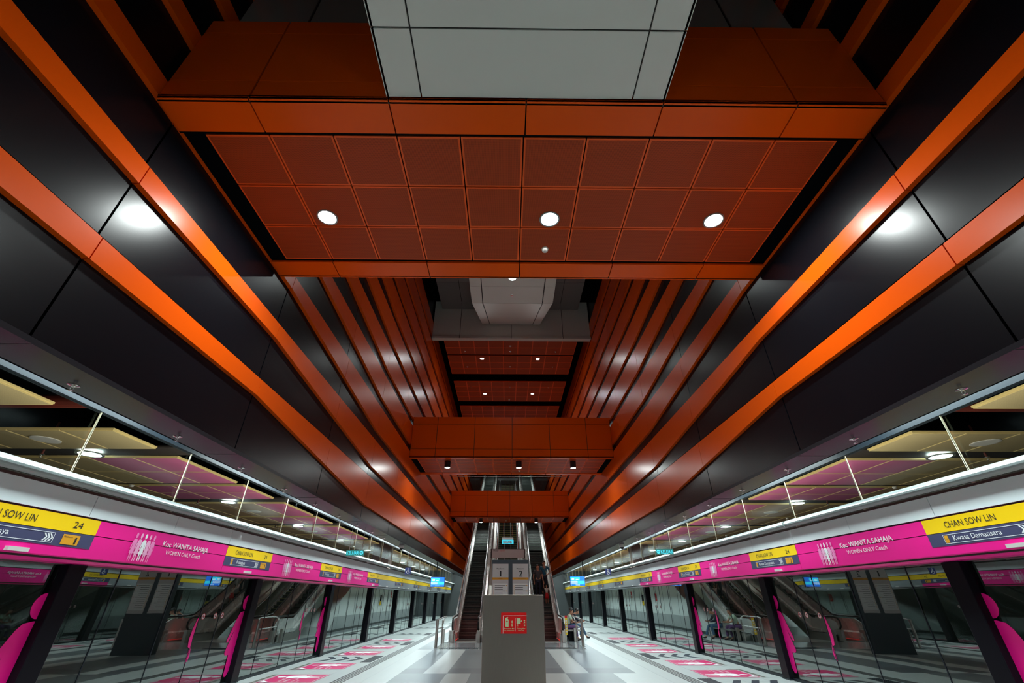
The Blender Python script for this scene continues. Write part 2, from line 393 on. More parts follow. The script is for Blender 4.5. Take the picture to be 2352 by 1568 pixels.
# ---- high ceiling of the far atrium
def tile_field(parent, x0, x1, y0, y1, z, nx, ny, tile, edge, name='ceiling_panel'):
    mb = MB(); dx = (x1-x0)/nx; dy = (y1-y0)/ny
    mb.box(x0, x1, y0, y1, z+.02, z+.05, 1)
    for i in range(nx):
        for j in range(ny):
            a, b, c, d = x0+i*dx+.008, x0+(i+1)*dx-.008, y0+j*dy+.008, y0+(j+1)*dy-.008
            mb.box(a, b, c, d, z, z+.02, 1)
            mb.box(a+.022, b-.022, c+.022, d-.022, z-.002, z, 0)
    return mb.build(name, [tile, edge], parent)
HIGH_SPR = []
hc = [(19.25, 20.76, 2), (20.93, 23.15, 3), (24.2, 27.3, 4), (28.2, 30.6, 3), (31.6, 35, 4), (36, 39, 4), (40, 44, 4)]
for k, (a, b, n) in enumerate(hc):
    t = thing('ceiling_raft', 'raft of perforated orange ceiling tiles high in the far atrium, %s' % nth(k, 'to the viewer'), 'ceiling raft', (0, 0, 13.2), 0, 'high orange ceiling rafts')
    tile_field(t, -3.6, 3.38, a, b, 0, 9, n, PERF, ORANGE_EDGE)
mb = MB(); mb.box(-4.17, 4.02, 19.0, 19.25, 13.17, 15.5, 0)
mb.box(-4.17, 4.02, 18.9, 19.0, 13.12, 13.22, 0)
for x in (-2.75, -.08, 2.6): mb.box(x-.012, x+.012, 18.985, 19, 13.2, 15.5, 1); mb.box(x-.012, x+.012, 18.89, 18.9, 13.12, 13.22, 1)
tag(mb.build('cross_fascia', [WHITE_P, DARKGAP]), 'off white panelled fascia spanning the atrium high behind the sloping white duct', 'fascia')
spr_high = None
for yy in (20.4, 22.2, 25.0, 27.75):
    for xx, ln in ((-2.6, 'left'), (-.12, 'middle'), (2.35, 'right')):
        HIGH_SPR.append((xx, yy, ln))
t = thing('glossy_soffit', 'glossy grey metal soffit either side of the far white duct', 'soffit', (0, 0, 15))
mb = MB()
for a, b in ((-3.78, -2.7), (-2.68, 2.5), (2.52, 3.5)):
    for c in range(6): mb.box(a, b, 5.2+c*2.3, 5.2+(c+1)*2.3-.015, 0, .06)
mb.build('metal_panel', GREY_P, t)

# ================================================================== BRIDGE BEAMS
def beam(label, Y0, Y1, zb, zt, xc, edge_in, ncol, nrow, facets=True, pY0=None, pY1=None):
    t = thing('bridge_beam', label, 'beam', (0, Y0, zb), 0, 'orange bridge beams across the atrium')
    L = Y1-Y0; H = zt-zb
    for nm, ya, yb in (('front_fascia', 0, .06), ('rear_fascia', L-.06, L)):
        mb = MB(); mb.box(XL, XR, ya+.02, yb-.02, 0, H, 1)
        zs = [0, .36, H-.32, H]
        for a, b in zip(xc[:-1], xc[1:]):
            for c, d in zip(zs[:-1], zs[1:]): mb.box(a+.011, b-.011, ya, yb, c+.009, d-.009, 0)
        mb.build(nm, [ORANGE, DARKGAP], t)
    p0 = pY0-Y0; p1 = pY1-Y0
    mb = MB()
    for a, b in zip(xc[:-1], xc[1:]):
        mb.box(a+.008, b-.008, .0, p0-.05, 0, .04, 0); mb.box(a+.008, b-.008, p1+.04, L, 0, .04, 0)
    mb.box(XL, XR, 0, L, .05, .07, 1); mb.box(XL, XR, p0-.05, p0-.03, .0, .2, 1)
    mb.build('soffit_edge', [ORANGE, VOID], t)
    mb = MB(); mb.box(XL, XR, .06, L-.06, .32, .36, 0); mb.build('upper_void', VOID, t)
    tile_field(t, XL+edge_in, XR-edge_in, p0, p1, .03, ncol, nrow, PERF, ORANGE_EDGE, 'soffit_tile_field')
    return t
XC1 = [XL, -3.15, -1.6, -.06, 1.48, 3.0, XR]
b1 = beam('nearest orange bridge beam with three star bright downlights, right overhead', 2.75, 5.84, 6.41, 8.2, XC1, .26, 10, 3, pY0=3.2, pY1=5.42)
b2 = beam('second orange bridge beam, with three black can lights, midway along the atrium', 17.15, 19.9, 6.47, 8.19, XC1, .26, 10, 5, pY0=17.35, pY1=19.6)
b3 = beam('farthest orange bridge beam, low over the escalators, with two black can lights', 31.5, 33.9, 6.42, 8.19, XC1, .26, 10, 4, pY0=31.6, pY1=33.7)
b0 = beam('orange bridge beam overhead behind the viewer', -9.5, -6.4, 6.41, 8.2, XC1, .26, 10, 3, pY0=-9.05, pY1=-6.83)
# grey wall standing on beam 1
mb = MB(); mb.box(-3.88, 3.59, 2.8, 2.95, 8.2, 15.4, 0)
for x in (-2.95, 2.75): mb.box(x-.012, x+.012, 2.79, 2.8, 8.2, 15.4, 1)
mb.box(-3.88, 3.59, 2.79, 2.8, 10.4, 10.42, 1)
tag(mb.build('upstand_wall', [GREY_P, DARKGAP]), 'dull grey panelled wall rising from the top of the nearest beam', 'wall panel')
# glass balustrades on beams 2,3
for bm_, y, z, w_ in (('farthest', 31.7, 8.19, 0),):
    t = thing('glass_balustrade', 'clear glass balustrade on top of the %s bridge beam' % bm_, 'balustrade', (0, y, z))
    for k in range(5): MB().box(XL+.05+k*1.62, XL+.05+k*1.62+1.6, 0, .015, 0, 1.0).build('glass_pane', CLEAR, t)
    MB().tube([(XL+.05, .007, 1.02), (XR-.05, .007, 1.02)], .02).build('handrail', STEEL, t)
# ---- downlights
def round_downlight(label, loc, r, power, group):
    t = thing('recessed_downlight', label, 'downlight', loc, 0, group)
    MB().rim([(r, -.012), (r*1.18, -.012), (r*1.18, .0), (r, .0)]).build('rim', RIM, t)
    MB().lathe([(r*1.0, -.008), (r*1.0, .004)], n=28).build('lens', DISC, t)
    if power: lamp(t, (0, 0, -.012), power, r*2)
    return t
for x, lb in ((-2.9, 'left'), (.35, 'middle'), (2.77, 'right')):
    round_downlight('bright round downlight in the nearest beam, %s of three' % lb, (x, 4.5, 6.438), .125, P_BEAM, 'downlights in the nearest beam')
for x in (-2.9, 2.77):
    round_downlight('bright downlight in the beam behind the viewer, %s one' % ('left' if x < 0 else 'right'), (x, -7.8, 6.438), .125, P_BEAM*.4, 'downlights in the rear beam')
for x, y, lb in ((-1.7, 21.22, 'left, nearer'), (1.42, 21.23, 'right, nearer'), (-1.74, 26.06, 'left, farther'), (1.38, 26.02, 'right, farther'), (-1.7, 33.4, 'left, unseen one added above the farthest beam'), (1.4, 33.4, 'right, unseen one added above the farthest beam'), (-1.7, 42, 'left, unseen one added over the escalator heads'), (1.4, 42, 'right, unseen one added over the escalator heads')):  # last four are unseen, added to light the escalators
    round_downlight('small bright downlight in the high far ceiling rafts, %s' % lb, (x, y, 13.197), .10, P_HIGH*(2.5 if y > 30 else 1), 'downlights in the high rafts')
def can_light(label, loc, group, power):
    t = thing('can_downlight', label, 'downlight', loc, 0, group)
    MB().lathe([(.12, 0), (.12, -.27), (.105, -.27), (.105, -.25)], n=24).build('can', CAN, t)
    MB().lathe([(.1, -.255), (.1, -.262)], n=24).build('lens', DISC, t)
    lamp(t, (0, 0, -.29), power, .2)
for x, lb in ((-2.7, 'left'), (.22, 'middle'), (2.45, 'right')):
    can_light('black can downlight under the second beam, %s of three' % lb, (x, 17.75, 6.5), 'can lights under the second beam', P_BEAM2)
for x, lb in ((-2.05, 'left'), (1.78, 'right')):
    can_light('black can downlight under the farthest beam, %s one' % lb, (x, 32.1, 6.45), 'can lights under the farthest beam', P_BEAM2*2)
def smoke(label, loc, group='smoke detectors'):
    t = thing('smoke_detector', label, 'smoke detector', loc, 0, group)
    MB().lathe([(.055, 0), (.055, -.012), (.05, -.02)], n=20).build('base', PLASTIC, t)
    MB().lathe([(.042, -.02), (.042, -.028), (.048, -.03), (.044, -.045), (.025, -.055)], n=20).build('sensor_head', PLASTIC, t)
smoke('white smoke detector beside the middle downlight of the nearest beam', (.33, 5.13, 6.438))
smoke('white smoke detector under the second beam', (.28, 19.2, 6.498))
smoke('white smoke detector under the farthest beam', (-.32, 33.0, 6.448))
smoke('smoke detector on the first high ceiling raft', (-.12, 19.8, 13.197))
smoke('smoke detector on the third high ceiling raft', (-.15, 27.0, 13.197))

# ================================================================== WHITE DUCTS
t = thing('white_duct', 'large white panelled duct overhead, running back from the nearest beam', 'duct', (0, 0, 6.45))
mb = MB(); mb.box(-1.56, 1.44, -6.3, 2.70, .02, 1.35, 1)
ys = [2.74, 2.055, .9, -.3, -1.5, -2.7, -3.9, -5.1, -6.3]
for a, b in zip(ys[1:], ys[:-1]):
    for c, d in ((-1.62, -1.23), (-1.23, 1.13), (1.13, 1.5)):
        mb.box(c+.009, d-.009, a+.009, b-.009, 0, .03, 0)
    for x in (-1.62, 1.47): mb.box(x, x+.03, a+.009, b-.009, 0, 1.35, 0)
mb.build('panel_casing', [WHITE_P, DARKGAP], t)
t = thing('sloping_white_duct', 'white tapered duct in the far atrium, rising to the off white fascia', 'duct', (0, 0, 0))
prof = [(7, 11.17), (13.1, 11.17), (18.88, 14.0), (18.88, 14.97), (7, 14.97)]
mb = MB(); mb.prism(prof, 'X', -1.55, 1.36, 1)
def duct_strip(xa, xb, p, q): mb.prism([p, q, (q[0], q[1]+.03), (p[0], p[1]+.03)], 'X', xa+.018, xb-.018, 0)
for xa, xb in ((-1.61, -1.2), (-1.2, 1.03), (1.03, 1.42)):
    for a, b in ((7, 9.5), (9.51, 12.1), (12.11, 13.09)): duct_strip(xa, xb, (a, 11.14), (b, 11.14))
    duct_strip(xa, xb, (13.11, 11.14), (18.9, 13.97))
for xa, xb in ((-1.61, -1.58), (1.39, 1.42)): mb.prism([(p[0], p[1]-.02) for p in prof], 'X', xa, xb, 0)
mb.build('panel_casing', [WHITE_P, DARKGAP], t)
round_downlight('round downlight under the far white duct, peeping below the nearest beam', (-.11, 11.62, 11.138), .12, P_HIGH, None)
def sprinkler(label, loc, group):
    t = thing('sprinkler_head', label, 'sprinkler', loc, 0, group)
    MB().lathe([(.052, 0), (.052, -.004), (.02, -.014)], n=18).build('escutcheon', CHROME, t)
    mb = MB(); mb.tube([(0, 0, -.01), (0, 0, -.02)], .008, 8)
    for a in (-1, 1): mb.tube([(0, a*.006, -.015), (0, a*.018, -.035), (0, a*.006, -.055)], .003, 6)
    mb.build('frame_arm', CHROME, t)
    MB().lathe([(.024, -.055), (.024, -.058), (.01, -.062)], n=14).build('deflector', CHROME, t)
    return t
sprinkler('sprinkler head under the far white duct', (-.12, 12.6, 11.138), None)
for k_, (xx, yy, ln) in enumerate(HIGH_SPR):
    sprinkler('sprinkler under the high orange rafts, %s of three, %s row' % (ln, ('first', 'second', 'third', 'fourth')[k_//3]), (xx, yy, 13.195 if yy < 27.5 else 13.5), 'sprinklers under the high rafts')
sp = None
for s in (-1, 1):
    for k in range(9):
        y = 3.9+1.56*k; x = (-4.52 if s < 0 else 4.3)
        lb = 'chrome sprinkler under the %s charcoal soffit, %s' % ('left' if s < 0 else 'right', nth(k, 'to the viewer'))
        if sp is None: sp = sprinkler(lb, (x, y, 3.45), 'sprinklers along the soffits')
        else: dup(sp, (x, y, 3.45), lb)
for s, x, y in ((-1, -4.41, 18.8), (1, 4.1, 18.4)):
    t = thing('dome_camera', 'white dome camera under the %s soffit' % ('left' if s < 0 else 'right'), 'camera', (x+(.0 if s < 0 else .12), y, 3.45), 0, 'dome cameras')
    MB().lathe([(.1, 0), (.1, -.06), (.085, -.09)], n=22).build('housing', PLASTIC, t)
    MB().lathe([(.075, -.09), (.07, -.125), (.045, -.155), (.01, -.165)], n=22).build('smoked_dome', RUBBER, t)

# ================================================================== UNSEEN LINEAR LIGHTS added to brighten headers and floor
for s in (-1, 1):
    for k in range(13):
        y = -9+5*k
        t = thing('added_linear_light', 'long unseen linear light added above the %s platform edge, %s' % ('left' if s < 0 else 'right', nth(k, 'row from the rear')), 'luminaire', (s*5.55, y, 4.45), 0, 'unseen added linear lights')
        MB().box(-.07, .07, -1.6, 1.6, .02, .12).build('housing', HOUSING, t)
        MB().box(-.055, .055, -1.55, 1.55, 0, .02).build('diffuser', LED, t)
        lamp(t, (0, 0, -.02), P_EDGE_FILL, .4, (.80, .97, 1.0), shape='RECTANGLE', sy=3.1)
        MB().tube([(0, -1.2, .12), (0, -1.2, .17)], .01, 6).build('hanger', RODM, t)

# ================================================================== TRACKSIDE CEILING
def side_panels(s):
    nm = 'left' if s < 0 else 'right'; xi, xo = (7.5, 11.4) if s < 0 else (7.32, 11.4)
    segs = [(-9, -6.5), (-5.8, -3), (-2.4, .4), (.9, 3.4), (4.0, 6.5), (7.7, 8.85)]
    g = 9.15
    while g < 52:
        segs += [(g+.35, g+2.8), (g+3.1, g+4.9)]; g += 5.3
    for k, (a, b) in enumerate(segs):
        t = thing('ceiling_raft', '%s ceiling raft over the %s track, %s' % ('perforated', nm, nth(k, 'row from the rear') if k < 20 else 'row %s' % k), 'ceiling raft', (0, 0, 4.3), 0, 'perforated rafts over the %s track' % nm)
        mid = (a+b)/2
        ny = max(1, round((b-a)/1.2)); cell = 1.12; nx = 4
        mats = [GOLD_T, GOLD_E, MAGENTA_GLOW_T, TAN_T, MAGENTA_GLOW_T]
        mb = MB(); dy = (b-a)/ny
        mb.box(s*xi, s*xo, a, b, .02, .05, 1)
        for i in range(nx):
            for j in range(ny):
                x0 = s*(xi+i*(xo-xi)/nx); x1 = s*(xi+(i+1)*(xo-xi)/nx)
                x0, x1 = sorted((x0, x1)); c, d = a+j*dy+.01, a+(j+1)*dy-.01
                y_ = (c+d)/2
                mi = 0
                if 9.3 < y_ < 12.0 and i < 2: mi = 2  # these cells paint the magenta glow panel by panel
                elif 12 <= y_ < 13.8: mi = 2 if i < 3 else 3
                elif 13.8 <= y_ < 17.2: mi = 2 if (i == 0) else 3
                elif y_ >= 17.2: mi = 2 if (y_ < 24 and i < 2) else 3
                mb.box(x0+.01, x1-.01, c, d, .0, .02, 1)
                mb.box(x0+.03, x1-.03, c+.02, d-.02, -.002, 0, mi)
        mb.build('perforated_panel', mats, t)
    k = 0; g = 9.15
    while g < 52:
        t = thing('round_downlight', 'round downlight over the %s track, %s' % (nm, nth(k, 'one ahead')), 'downlight', (s*9.1, g, 4.28), 0, 'downlights over the %s track' % nm)
        MB().rim([(.2, -.01), (.25, -.01), (.25, .01), (.2, .01)]).build('rim', RIM, t)
        MB().lathe([(.2, -.004), (.2, .008)], n=28).build('lens', DISC, t)
        MB().box(-2, 2.2, -.28, .28, .06, .1).build('backing_board', DARKGAP, t)
        lamp(t, (0, 0, -.04), P_TRACK, .4)
        sp2 = sprinkler('sprinkler over the %s track, %s' % (nm, nth(k, 'one ahead')), (s*10.0, g-.1, 4.24), 'sprinklers over the %s track' % nm)
        MB().tube([(0, 0, 0), (0, 0, .71)], .02, 8).build('drop_pipe', RUST, sp2)
        if k < 6: 
            smoke('smoke detector over the %s track, %s' % (nm, nth(k, 'one ahead')), (s*10.45, g+3.0, 4.3))
            t = thing('ceiling_speaker', 'flat round white speaker grille over the %s track, %s' % (nm, nth(k, 'one ahead')), 'speaker', (s*9.2, (8.23 if k == 0 else g+1.8), 4.295), 0, 'ceiling speakers over the %s track' % nm)
            MB().lathe([(.235, 0), (.235, -.008), (.2, -.012)], n=28).build('grille', PLASTIC, t)
        k += 1; g += 5.3
    # rust coloured ducts in the dark gaps
    for k, y in enumerate((7.1, -1.2)):
        tag(MB().tube([(s*7.6, y, 4.62), (s*11.5, y, 4.62)], .12, 14).build('service_pipe', RUST), 'rust red service pipe in the dark gap over the %s track%s' % (nm, '' if k == 0 else ', behind the viewer'), 'pipe')
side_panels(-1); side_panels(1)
for s in (-1, 1):
    mb = MB(); mb.box(s*6.88, s*7.8, 27, 27.9, -1.4, 4.95)
    tag(mb.build('square_column', BROWN), 'dark square column behind the %s glass screen' % ('left' if s < 0 else 'right'), 'column')

# ================================================================== PLATFORM SCREEN DOORS
def side(s):
    nm = 'left' if s < 0 else 'right'; plat = '1' if s < 0 else '2'; dest = 'Putrajaya' if s < 0 else 'Kwasa Damansara'
    dz = 0.0 if s < 0 else .06
    DC, DP = (5.78, 5.36) if s < 0 else (6.02, 5.52)       # sign centres
    WD = 2.02 if s < 0 else 2.12
    CO, CP = (6.9, 5.33) if s < 0 else (7.05, 5.6)         # posts
    def fx(Y, X=HX, z=0): return fr_side(s, s*(X-.0), Y, z)
    Z = dict(top=2.92, wb=2.64, yt=2.615, jm=2.42, bb=2.245, cr=2.135, bot=2.07)
    Z = {k: v+dz for k, v in Z.items()}
    nmods = 9
    for n in range(-3, nmods):
        c = DC+DP*n; a = c-DP/2; b = c+DP/2
        a = c-WD/2; b = a+DP            # module: sign then plain stretch beyond it
        pink = n < 3; pend = n == 3
        idx = n+3
        what = ('pink women only header over the %s screen doors, ' if pink else 'grey and yellow header over the %s screen doors, ') % nm
        t = thing('door_header', what+(nth(n, 'ahead of the viewer') if n >= 0 else ORD[-n-1]+' behind the viewer' if n < -1 else 'just behind the viewer'), 'screen door header', (0, 0, 0), 0, '%s screen door headers' % nm)
        # casing
        mb = MB()
        mb.box(s*(HX+.02), s*(GX+.12), a, b, Z['bot']+.03, Z['top']+.0)
        mb.build('casing', DARKGAP, t)
        # upper white panels
        third = DP/3
        for k in range(3):
            MB().box(s*HX, s*(HX+.02), a+k*third+.006, a+(k+1)*third-.006, Z['wb'], Z['top']).build('upper_panel', HEAD_W, t)
        MB().box(s*(HX-.015), s*(HX+.25), a, b, Z['top'], Z['top']+.03).build('top_lip', BROWN, t)
        # lower band, split at the sign
        low_m = PINK if pink else HEAD_G
        segs = [(a, b, PINK)] if pink else [(a, b, HEAD_G)]
        if pend: segs = [(a, a+WD, PINK), (a+WD, b, HEAD_G)]
        for (p, q, m_) in segs:
            mb = MB(); mb.prism([(s*HX, Z['jm']-.006), (s*HX, Z['cr']), (s*(HX+.10), Z['bot']), (s*(HX+.38), Z['bot']), (s*(HX+.38), Z['jm'])], 'Y', p+.004, q-.004)
            mb.build('lower_band', m_, t)
            mb = MB(); mb.box(s*HX, s*(HX+.02), p+.004, q-.004, Z['jm']+.005, Z['yt'])
            mb.build('middle_band', m_ if m_ is PINK else YELLOW, t)
        # sign
        y0 = a if s < 0 else a+WD       # where the sign's own left edge is
        def M(off): return fx(y0, HX-off)
        flat([rect(0, Z['jm']+.003, WD, Z['yt'])], YELLOW, t, M(.003), 'yellow_panel')
        bx0, bx1 = (0.0, WD) if n < 4 else (0, WD)
        bl = flat([rect(bx0, Z['bb'], bx1, Z['jm']-.003)], NAVY, t, M(.003), 'destination_panel')
        text('CHAN SOW LIN', INK, t, M(.006), .36*WD, .085, x0=.17*WD, y0=Z['jm']+.055)
        text('24', INK, t, M(.006), .072*WD, .085, x0=.80*WD, y0=Z['jm']+.055)
        h0, h1 = Z['bb']+.025, Z['jm']-.03
        x1, x2 = .12*WD, .70*WD
        e = .006
        flat([rect(x1, h0, x2, h0+e), rect(x1, h1-e, x2, h1), rect(x1, h0, x1+e, h1), rect(x2-e, h0, x2, h1)], WINK, bl, M(.006), 'outline')
        flat([rect(x1+.015, h0+.012, x1+.075, h1-.012)], AMBER, bl, M(.006), 'line_badge')
        text(dest, WINK, bl, M(.006), (.17 if s < 0 else .33)*WD, .068, x0=(.24 if s < 0 else .19)*WD, y0=h0+.033)
        text('PY', INK, bl, M(.008), .03, .02, x0=x1+.03, y0=h0+.05)
        flat([chev(x2-.15+i*.04, h0+.016, .04, h1-h0-.032, .022) for i in range(3)], WINK, bl, M(.006), 'arrows')
        pb = flat([rect(.76*WD, h0, .89*WD, h1)], AMBER, bl, M(.006), 'platform_badge')
        text('Platform', INK, bl, M(.008), .065*WD, .02, x0=.768*WD, y0=h1-.035)
        text(plat, INK, bl, M(.008), (.014 if s < 0 else .025)*WD, .085, x0=(.856 if s < 0 else .845)*WD, y0=h0+.014)
        # indicator lamp
        yc = a+WD*(.5 if s < 0 else .42)
        MB().box(s*(HX-.045), s*(HX), yc-.13, yc+.13, Z['cr']+.005, Z['cr']+.05).build('indicator_lamp', PLASTIC, t)
        if n >= 3:
            for yy in (1.3, 2.6): MB().box(s*(HX-.04), s*(HX), yc+yy-.1, yc+yy+.1, Z['cr']+.005, Z['cr']+.04).build('indicator_lamp', PLASTIC, t)
        # women only artwork on the plain pink stretch
        if pink:
            g0 = a+WD if s < 0 else b
            def N(off): return fx(g0, HX-off)
            gl = DP-WD
            cx = .29*gl; base = Z['cr']+.02; hh = .40
            for q, mm, dzz in ((-2, PINKL, .006), (2, PINKL, .006), (-1, PINKM, .007), (1, PINKM, .007), (0, WINK, .008)):
                flat(woman(cx+q*.098, base, hh, .62), mm, t, N(dzz), 'woman_pictogram')
            text('Koc WANITA SAHAJA', WINK, t, N(.006), .385*gl, .085, x0=.42*gl, y0=Z['jm']+.0, off=.009)
            text('WOMEN ONLY Coach', WINK, t, N(.006), .29*gl, .066, x0=.46*gl, y0=Z['jm']-.115)
    # rods, glass over the header, led tube
    ylast = DC+DP*nmods-WD/2
    k = 0; y = -10.74
    bays = []
    while y < min(ylast, 52.8):
        bays.append(y); y += 2.09
    for k, y in enumerate(bays):
        lab = 'glass panel and steel rod above the %s header, ' % nm+('number %d from the rear end' % (k+1))
        t = thing('glass_screen_panel', lab, 'glass screen', (s*6.2, y, 2.95+dz), 0, 'glass screen above the %s header' % nm)
        MB().box(-.006, .006, .03, 2.06, .02, 1.03-dz).build('glass_pane', CLEAR, t)
        MB().tube([(-s*.03, 0, 0), (-s*.03, 0, 1.04-dz)], .014, 8).build('support_rod', RODM, t)
        MB().box(-.03-s*.03, .03-s*.03, -.03, .03, .0, .03).build('rod_foot', STEEL, t)
    for k in range(12):
        y = -11.8+5.57*k
        t = thing('led_tube_light', 'led tube above the %s header, %s' % (nm, nth(k, 'length from the rear')), 'tube light', (s*6.11, y, 3.035+dz), 0, 'led tubes above the %s header' % nm)
        mb = MB(); mb.tube([(0, .02, 0), (0, 5.55, 0)], .072, 20); mb.build('housing', HOUSING, t, smooth=False)
        mb = MB(); mb.tube([(-s*.068, .03, .012), (-s*.068, 5.54, .012)], .0065, 10); mb.build('tube', LED, t)
        lamp(t, (s*.42, 2.78, .12), P_UPLIGHT, .12, (1, .93, .8), rot=(0, math.radians(180+s*48), 0), shape='RECTANGLE', sy=5.3, name='added_uplight')  # added light behind the tube, brightens the track rafts
    # posts
    post = None
    posts = [CO+CP*k for k in range(-3, 9)]
    for k, y in enumerate(posts):
        n = k-3
        lb = 'black post between the %s glass doors, %s' % (nm, nth(n, 'ahead of the viewer') if n >= 0 else ORD[-n-1]+' behind the viewer')
        if post is None:
            post = thing('screen_door_post', lb, 'post', (s*(GX), y, 0), 0, 'black posts of the %s glass doors' % nm)
            MB().box(-s*.13, s*.08, 0, .3, .03, 2.065+dz).build('post_cover', POST, post, bevel=.01)
            MB().box(-s*.14, s*.08, -.01, .31, 0, .03).build('foot_plate', MULL, post)
        else: dup(post, (s*GX, y, 0), lb)
    # glass bays
    for k, (y, y2) in enumerate(zip(posts[:-1], posts[1:])):
        n = k-2
        lb = 'reflective glass door bay on the %s, %s' % (nm, nth(n, 'ahead of the viewer') if n >= 0 else ORD[-n-1]+' behind the viewer')
        t = thing('glass_door_bay', lb, 'glass doors', (s*GX, y+.3, 0), 0, 'glass door bays on the %s' % nm)
        Lb = y2-y-.3
        cuts = [0, Lb*.19, Lb*.36, Lb*.70, Lb*.88, Lb]
        cuts = [0, Lb*.16, Lb*.44, Lb*.66, Lb*.80, Lb]
        for p, q in zip(cuts[:-1], cuts[1:]):
            MB().box(-.008, .008, p+.006, q-.006, .05, 2.06+dz).build('glass_pane', GLASS, t)
        for q in cuts[1:-1]: MB().box(-.014, .014, q-.009, q+.009, .04, 2.06+dz).build('mullion', MULL, t)
        MB().box(-.06, .06, 0, Lb, 0, .05).build('sill', MULL, t)
        # woman silhouettes: flat side on the post at the far end of this bay
        if n < 3:
            def half(M, h, base, m_, name):
                pts = [(0, .80), (.02, .80), (.10, .785), (.14, .74), (.27, .46), (.275, .42), (.235, .415), (.14, .56), (.25, .305), (.235, .275), (.2, .262), (.13, .262), (.115, .03), (.085, 0), (.045, 0), (0, .06)]
                pts = [(x*h, base+z*h) for x, z in pts][::-1]
                hd = [(0, base+.815*h)]+[(.098*h*math.sin(PI*i/14), base+(.912-.098*math.cos(PI*i/14))*h) for i in range(1, 14)]+[(0, base+1.01*h)]
                flat([hd, pts], m_, t, M, name)
            # in local coords of the bay, x of the decal runs back towards the viewer
            Mh = frame((0, -1, 0), (0, 0, 1), (-s*.012, Lb, 0))
            half(Mh, 1.55, .15, PINK, 'woman_silhouette')
            ye = cuts[3]
            sl = [(0, 1.33), (.03, 1.30), (.055, 1.05), (.04, .86), (0, .80)]
            Ms = frame((0, -1, 0), (0, 0, 1), (-s*.013, ye-.02, 0))
            sl2 = [[(0, .80), (.07, .83), (.105, .95), (.09, 1.12), (.04, 1.28), (0, 1.34)], [(0, .55), (-.06, .60), (-.075, .68), (-.04, .80), (0, .95)]]
            flat(sl2, PINKM if 0 else PINK, t, Ms, 'silhouette_hand')
        # round safety stickers
        ye = cuts[3]+.35
        for q, dq in enumerate((cuts[3]+.12, cuts[4]-.16, cuts[4]+.1)):
            Ms = fr_side(s, -s*.012, dq, 1.33)
            st = flat([disc(0, 0, .055)], WINK, t, Ms, 'safety_sticker')
            ring = [[(.055*math.cos(a1), .055*math.sin(a1)), (.055*math.cos(a2), .055*math.sin(a2)), (.047*math.cos(a2), .047*math.sin(a2)), (.047*math.cos(a1), .047*math.sin(a1))] for a1, a2 in [(2*PI*i/16, 2*PI*(i+1)/16) for i in range(16)]]
            flat(ring+[rect(-.045, -.004, .045, .004)], RED, st, fr_side(s, -s*.015, dq, 1.33), 'red_ring')
            flat([rect(-.012, -.028, .012, .03)], INK, st, fr_side(s, -s*.0135, dq, 1.33), 'symbol')
    # floor stickers and arrows
    D0, PER = (11.4, 5.55) if s < 0 else (12.08, 5.55)
    cn = 0
    for k in range(-1, 6):
        c = D0+PER*k
        if k <= 2 or True:
            t = thing('floor_arrow_marking', 'set of three dark chevrons on the floor before the %s doors, %s' % (nm, nth(k+1, 'set')), 'floor marking', (0, 0, .003), 0, 'chevron sets on the %s floor' % nm)
            Mf = fr_floor(s, s*4.85, c, 0)
            for i in range(3):   # chevrons pointing away from the doors
                y_ = 1.22-i*.43
                xw = .6
                flat([[(-xw, y_-.13), (0, y_-.43), (0, y_-.25), (-xw, y_+.05)], [(0, y_-.43), (xw, y_-.13), (xw, y_+.05), (0, y_-.25)]], CHEV, t, Mf, 'chevron')
        for off in (-1.7, 1.68):
            if k > 2: continue
            cn += 1
            t = thing('floor_sticker', 'pink women only floor sticker before the %s doors, %s' % (nm, nth(cn-1, 'one')), 'floor sticker', (0, 0, .003), 0, 'pink floor stickers on the %s' % nm)
            Mf = fr_floor(s, s*4.68, c+off, 0)
            flat([rect(-.62, 0, .62, 1.28)], PINK2, t, Mf, 'backing')
            M2 = fr_floor(s, s*4.68, c+off, .002); e = .012
            flat([rect(-.59, .03, .59, .03+e), rect(-.59, 1.25-e, .59, 1.25), rect(-.59, .03, -.59+e, 1.25), rect(.59-e, .03, .59, 1.25)], WINK, t, M2, 'border_line')
            flat(woman(.22, .10, 1.05), WINK, t, M2, 'woman_pictogram')
            sx = -1 if s < 0 else 1
            flat([[(-.59, 1.25), (-.59, .98), (-.30, 1.25)] if sx < 0 else [(.59, 1.25), (.30, 1.25), (.59, .98)]], WINK, t, M2, 'corner_triangle')
            text('Koc WANITA', WINK, t, M2, .5, .09, x0=-.52, y0=.80)
            text('SAHAJA', WINK, t, M2, .36, .09, x0=-.52, y0=.66)
            text('WOMEN ONLY', WINK, t, M2, .42, .05, x0=-.52, y0=.5)
            text('Coach', WINK, t, M2, .2, .05, x0=-.52, y0=.40)
            flat([rect(-.72, 1.33, .62, 1.42), rect(-.72, 1.0, -.66, 1.33)], TAN_F, t, Mf, 'olive_strip')
side(-1); side(1)

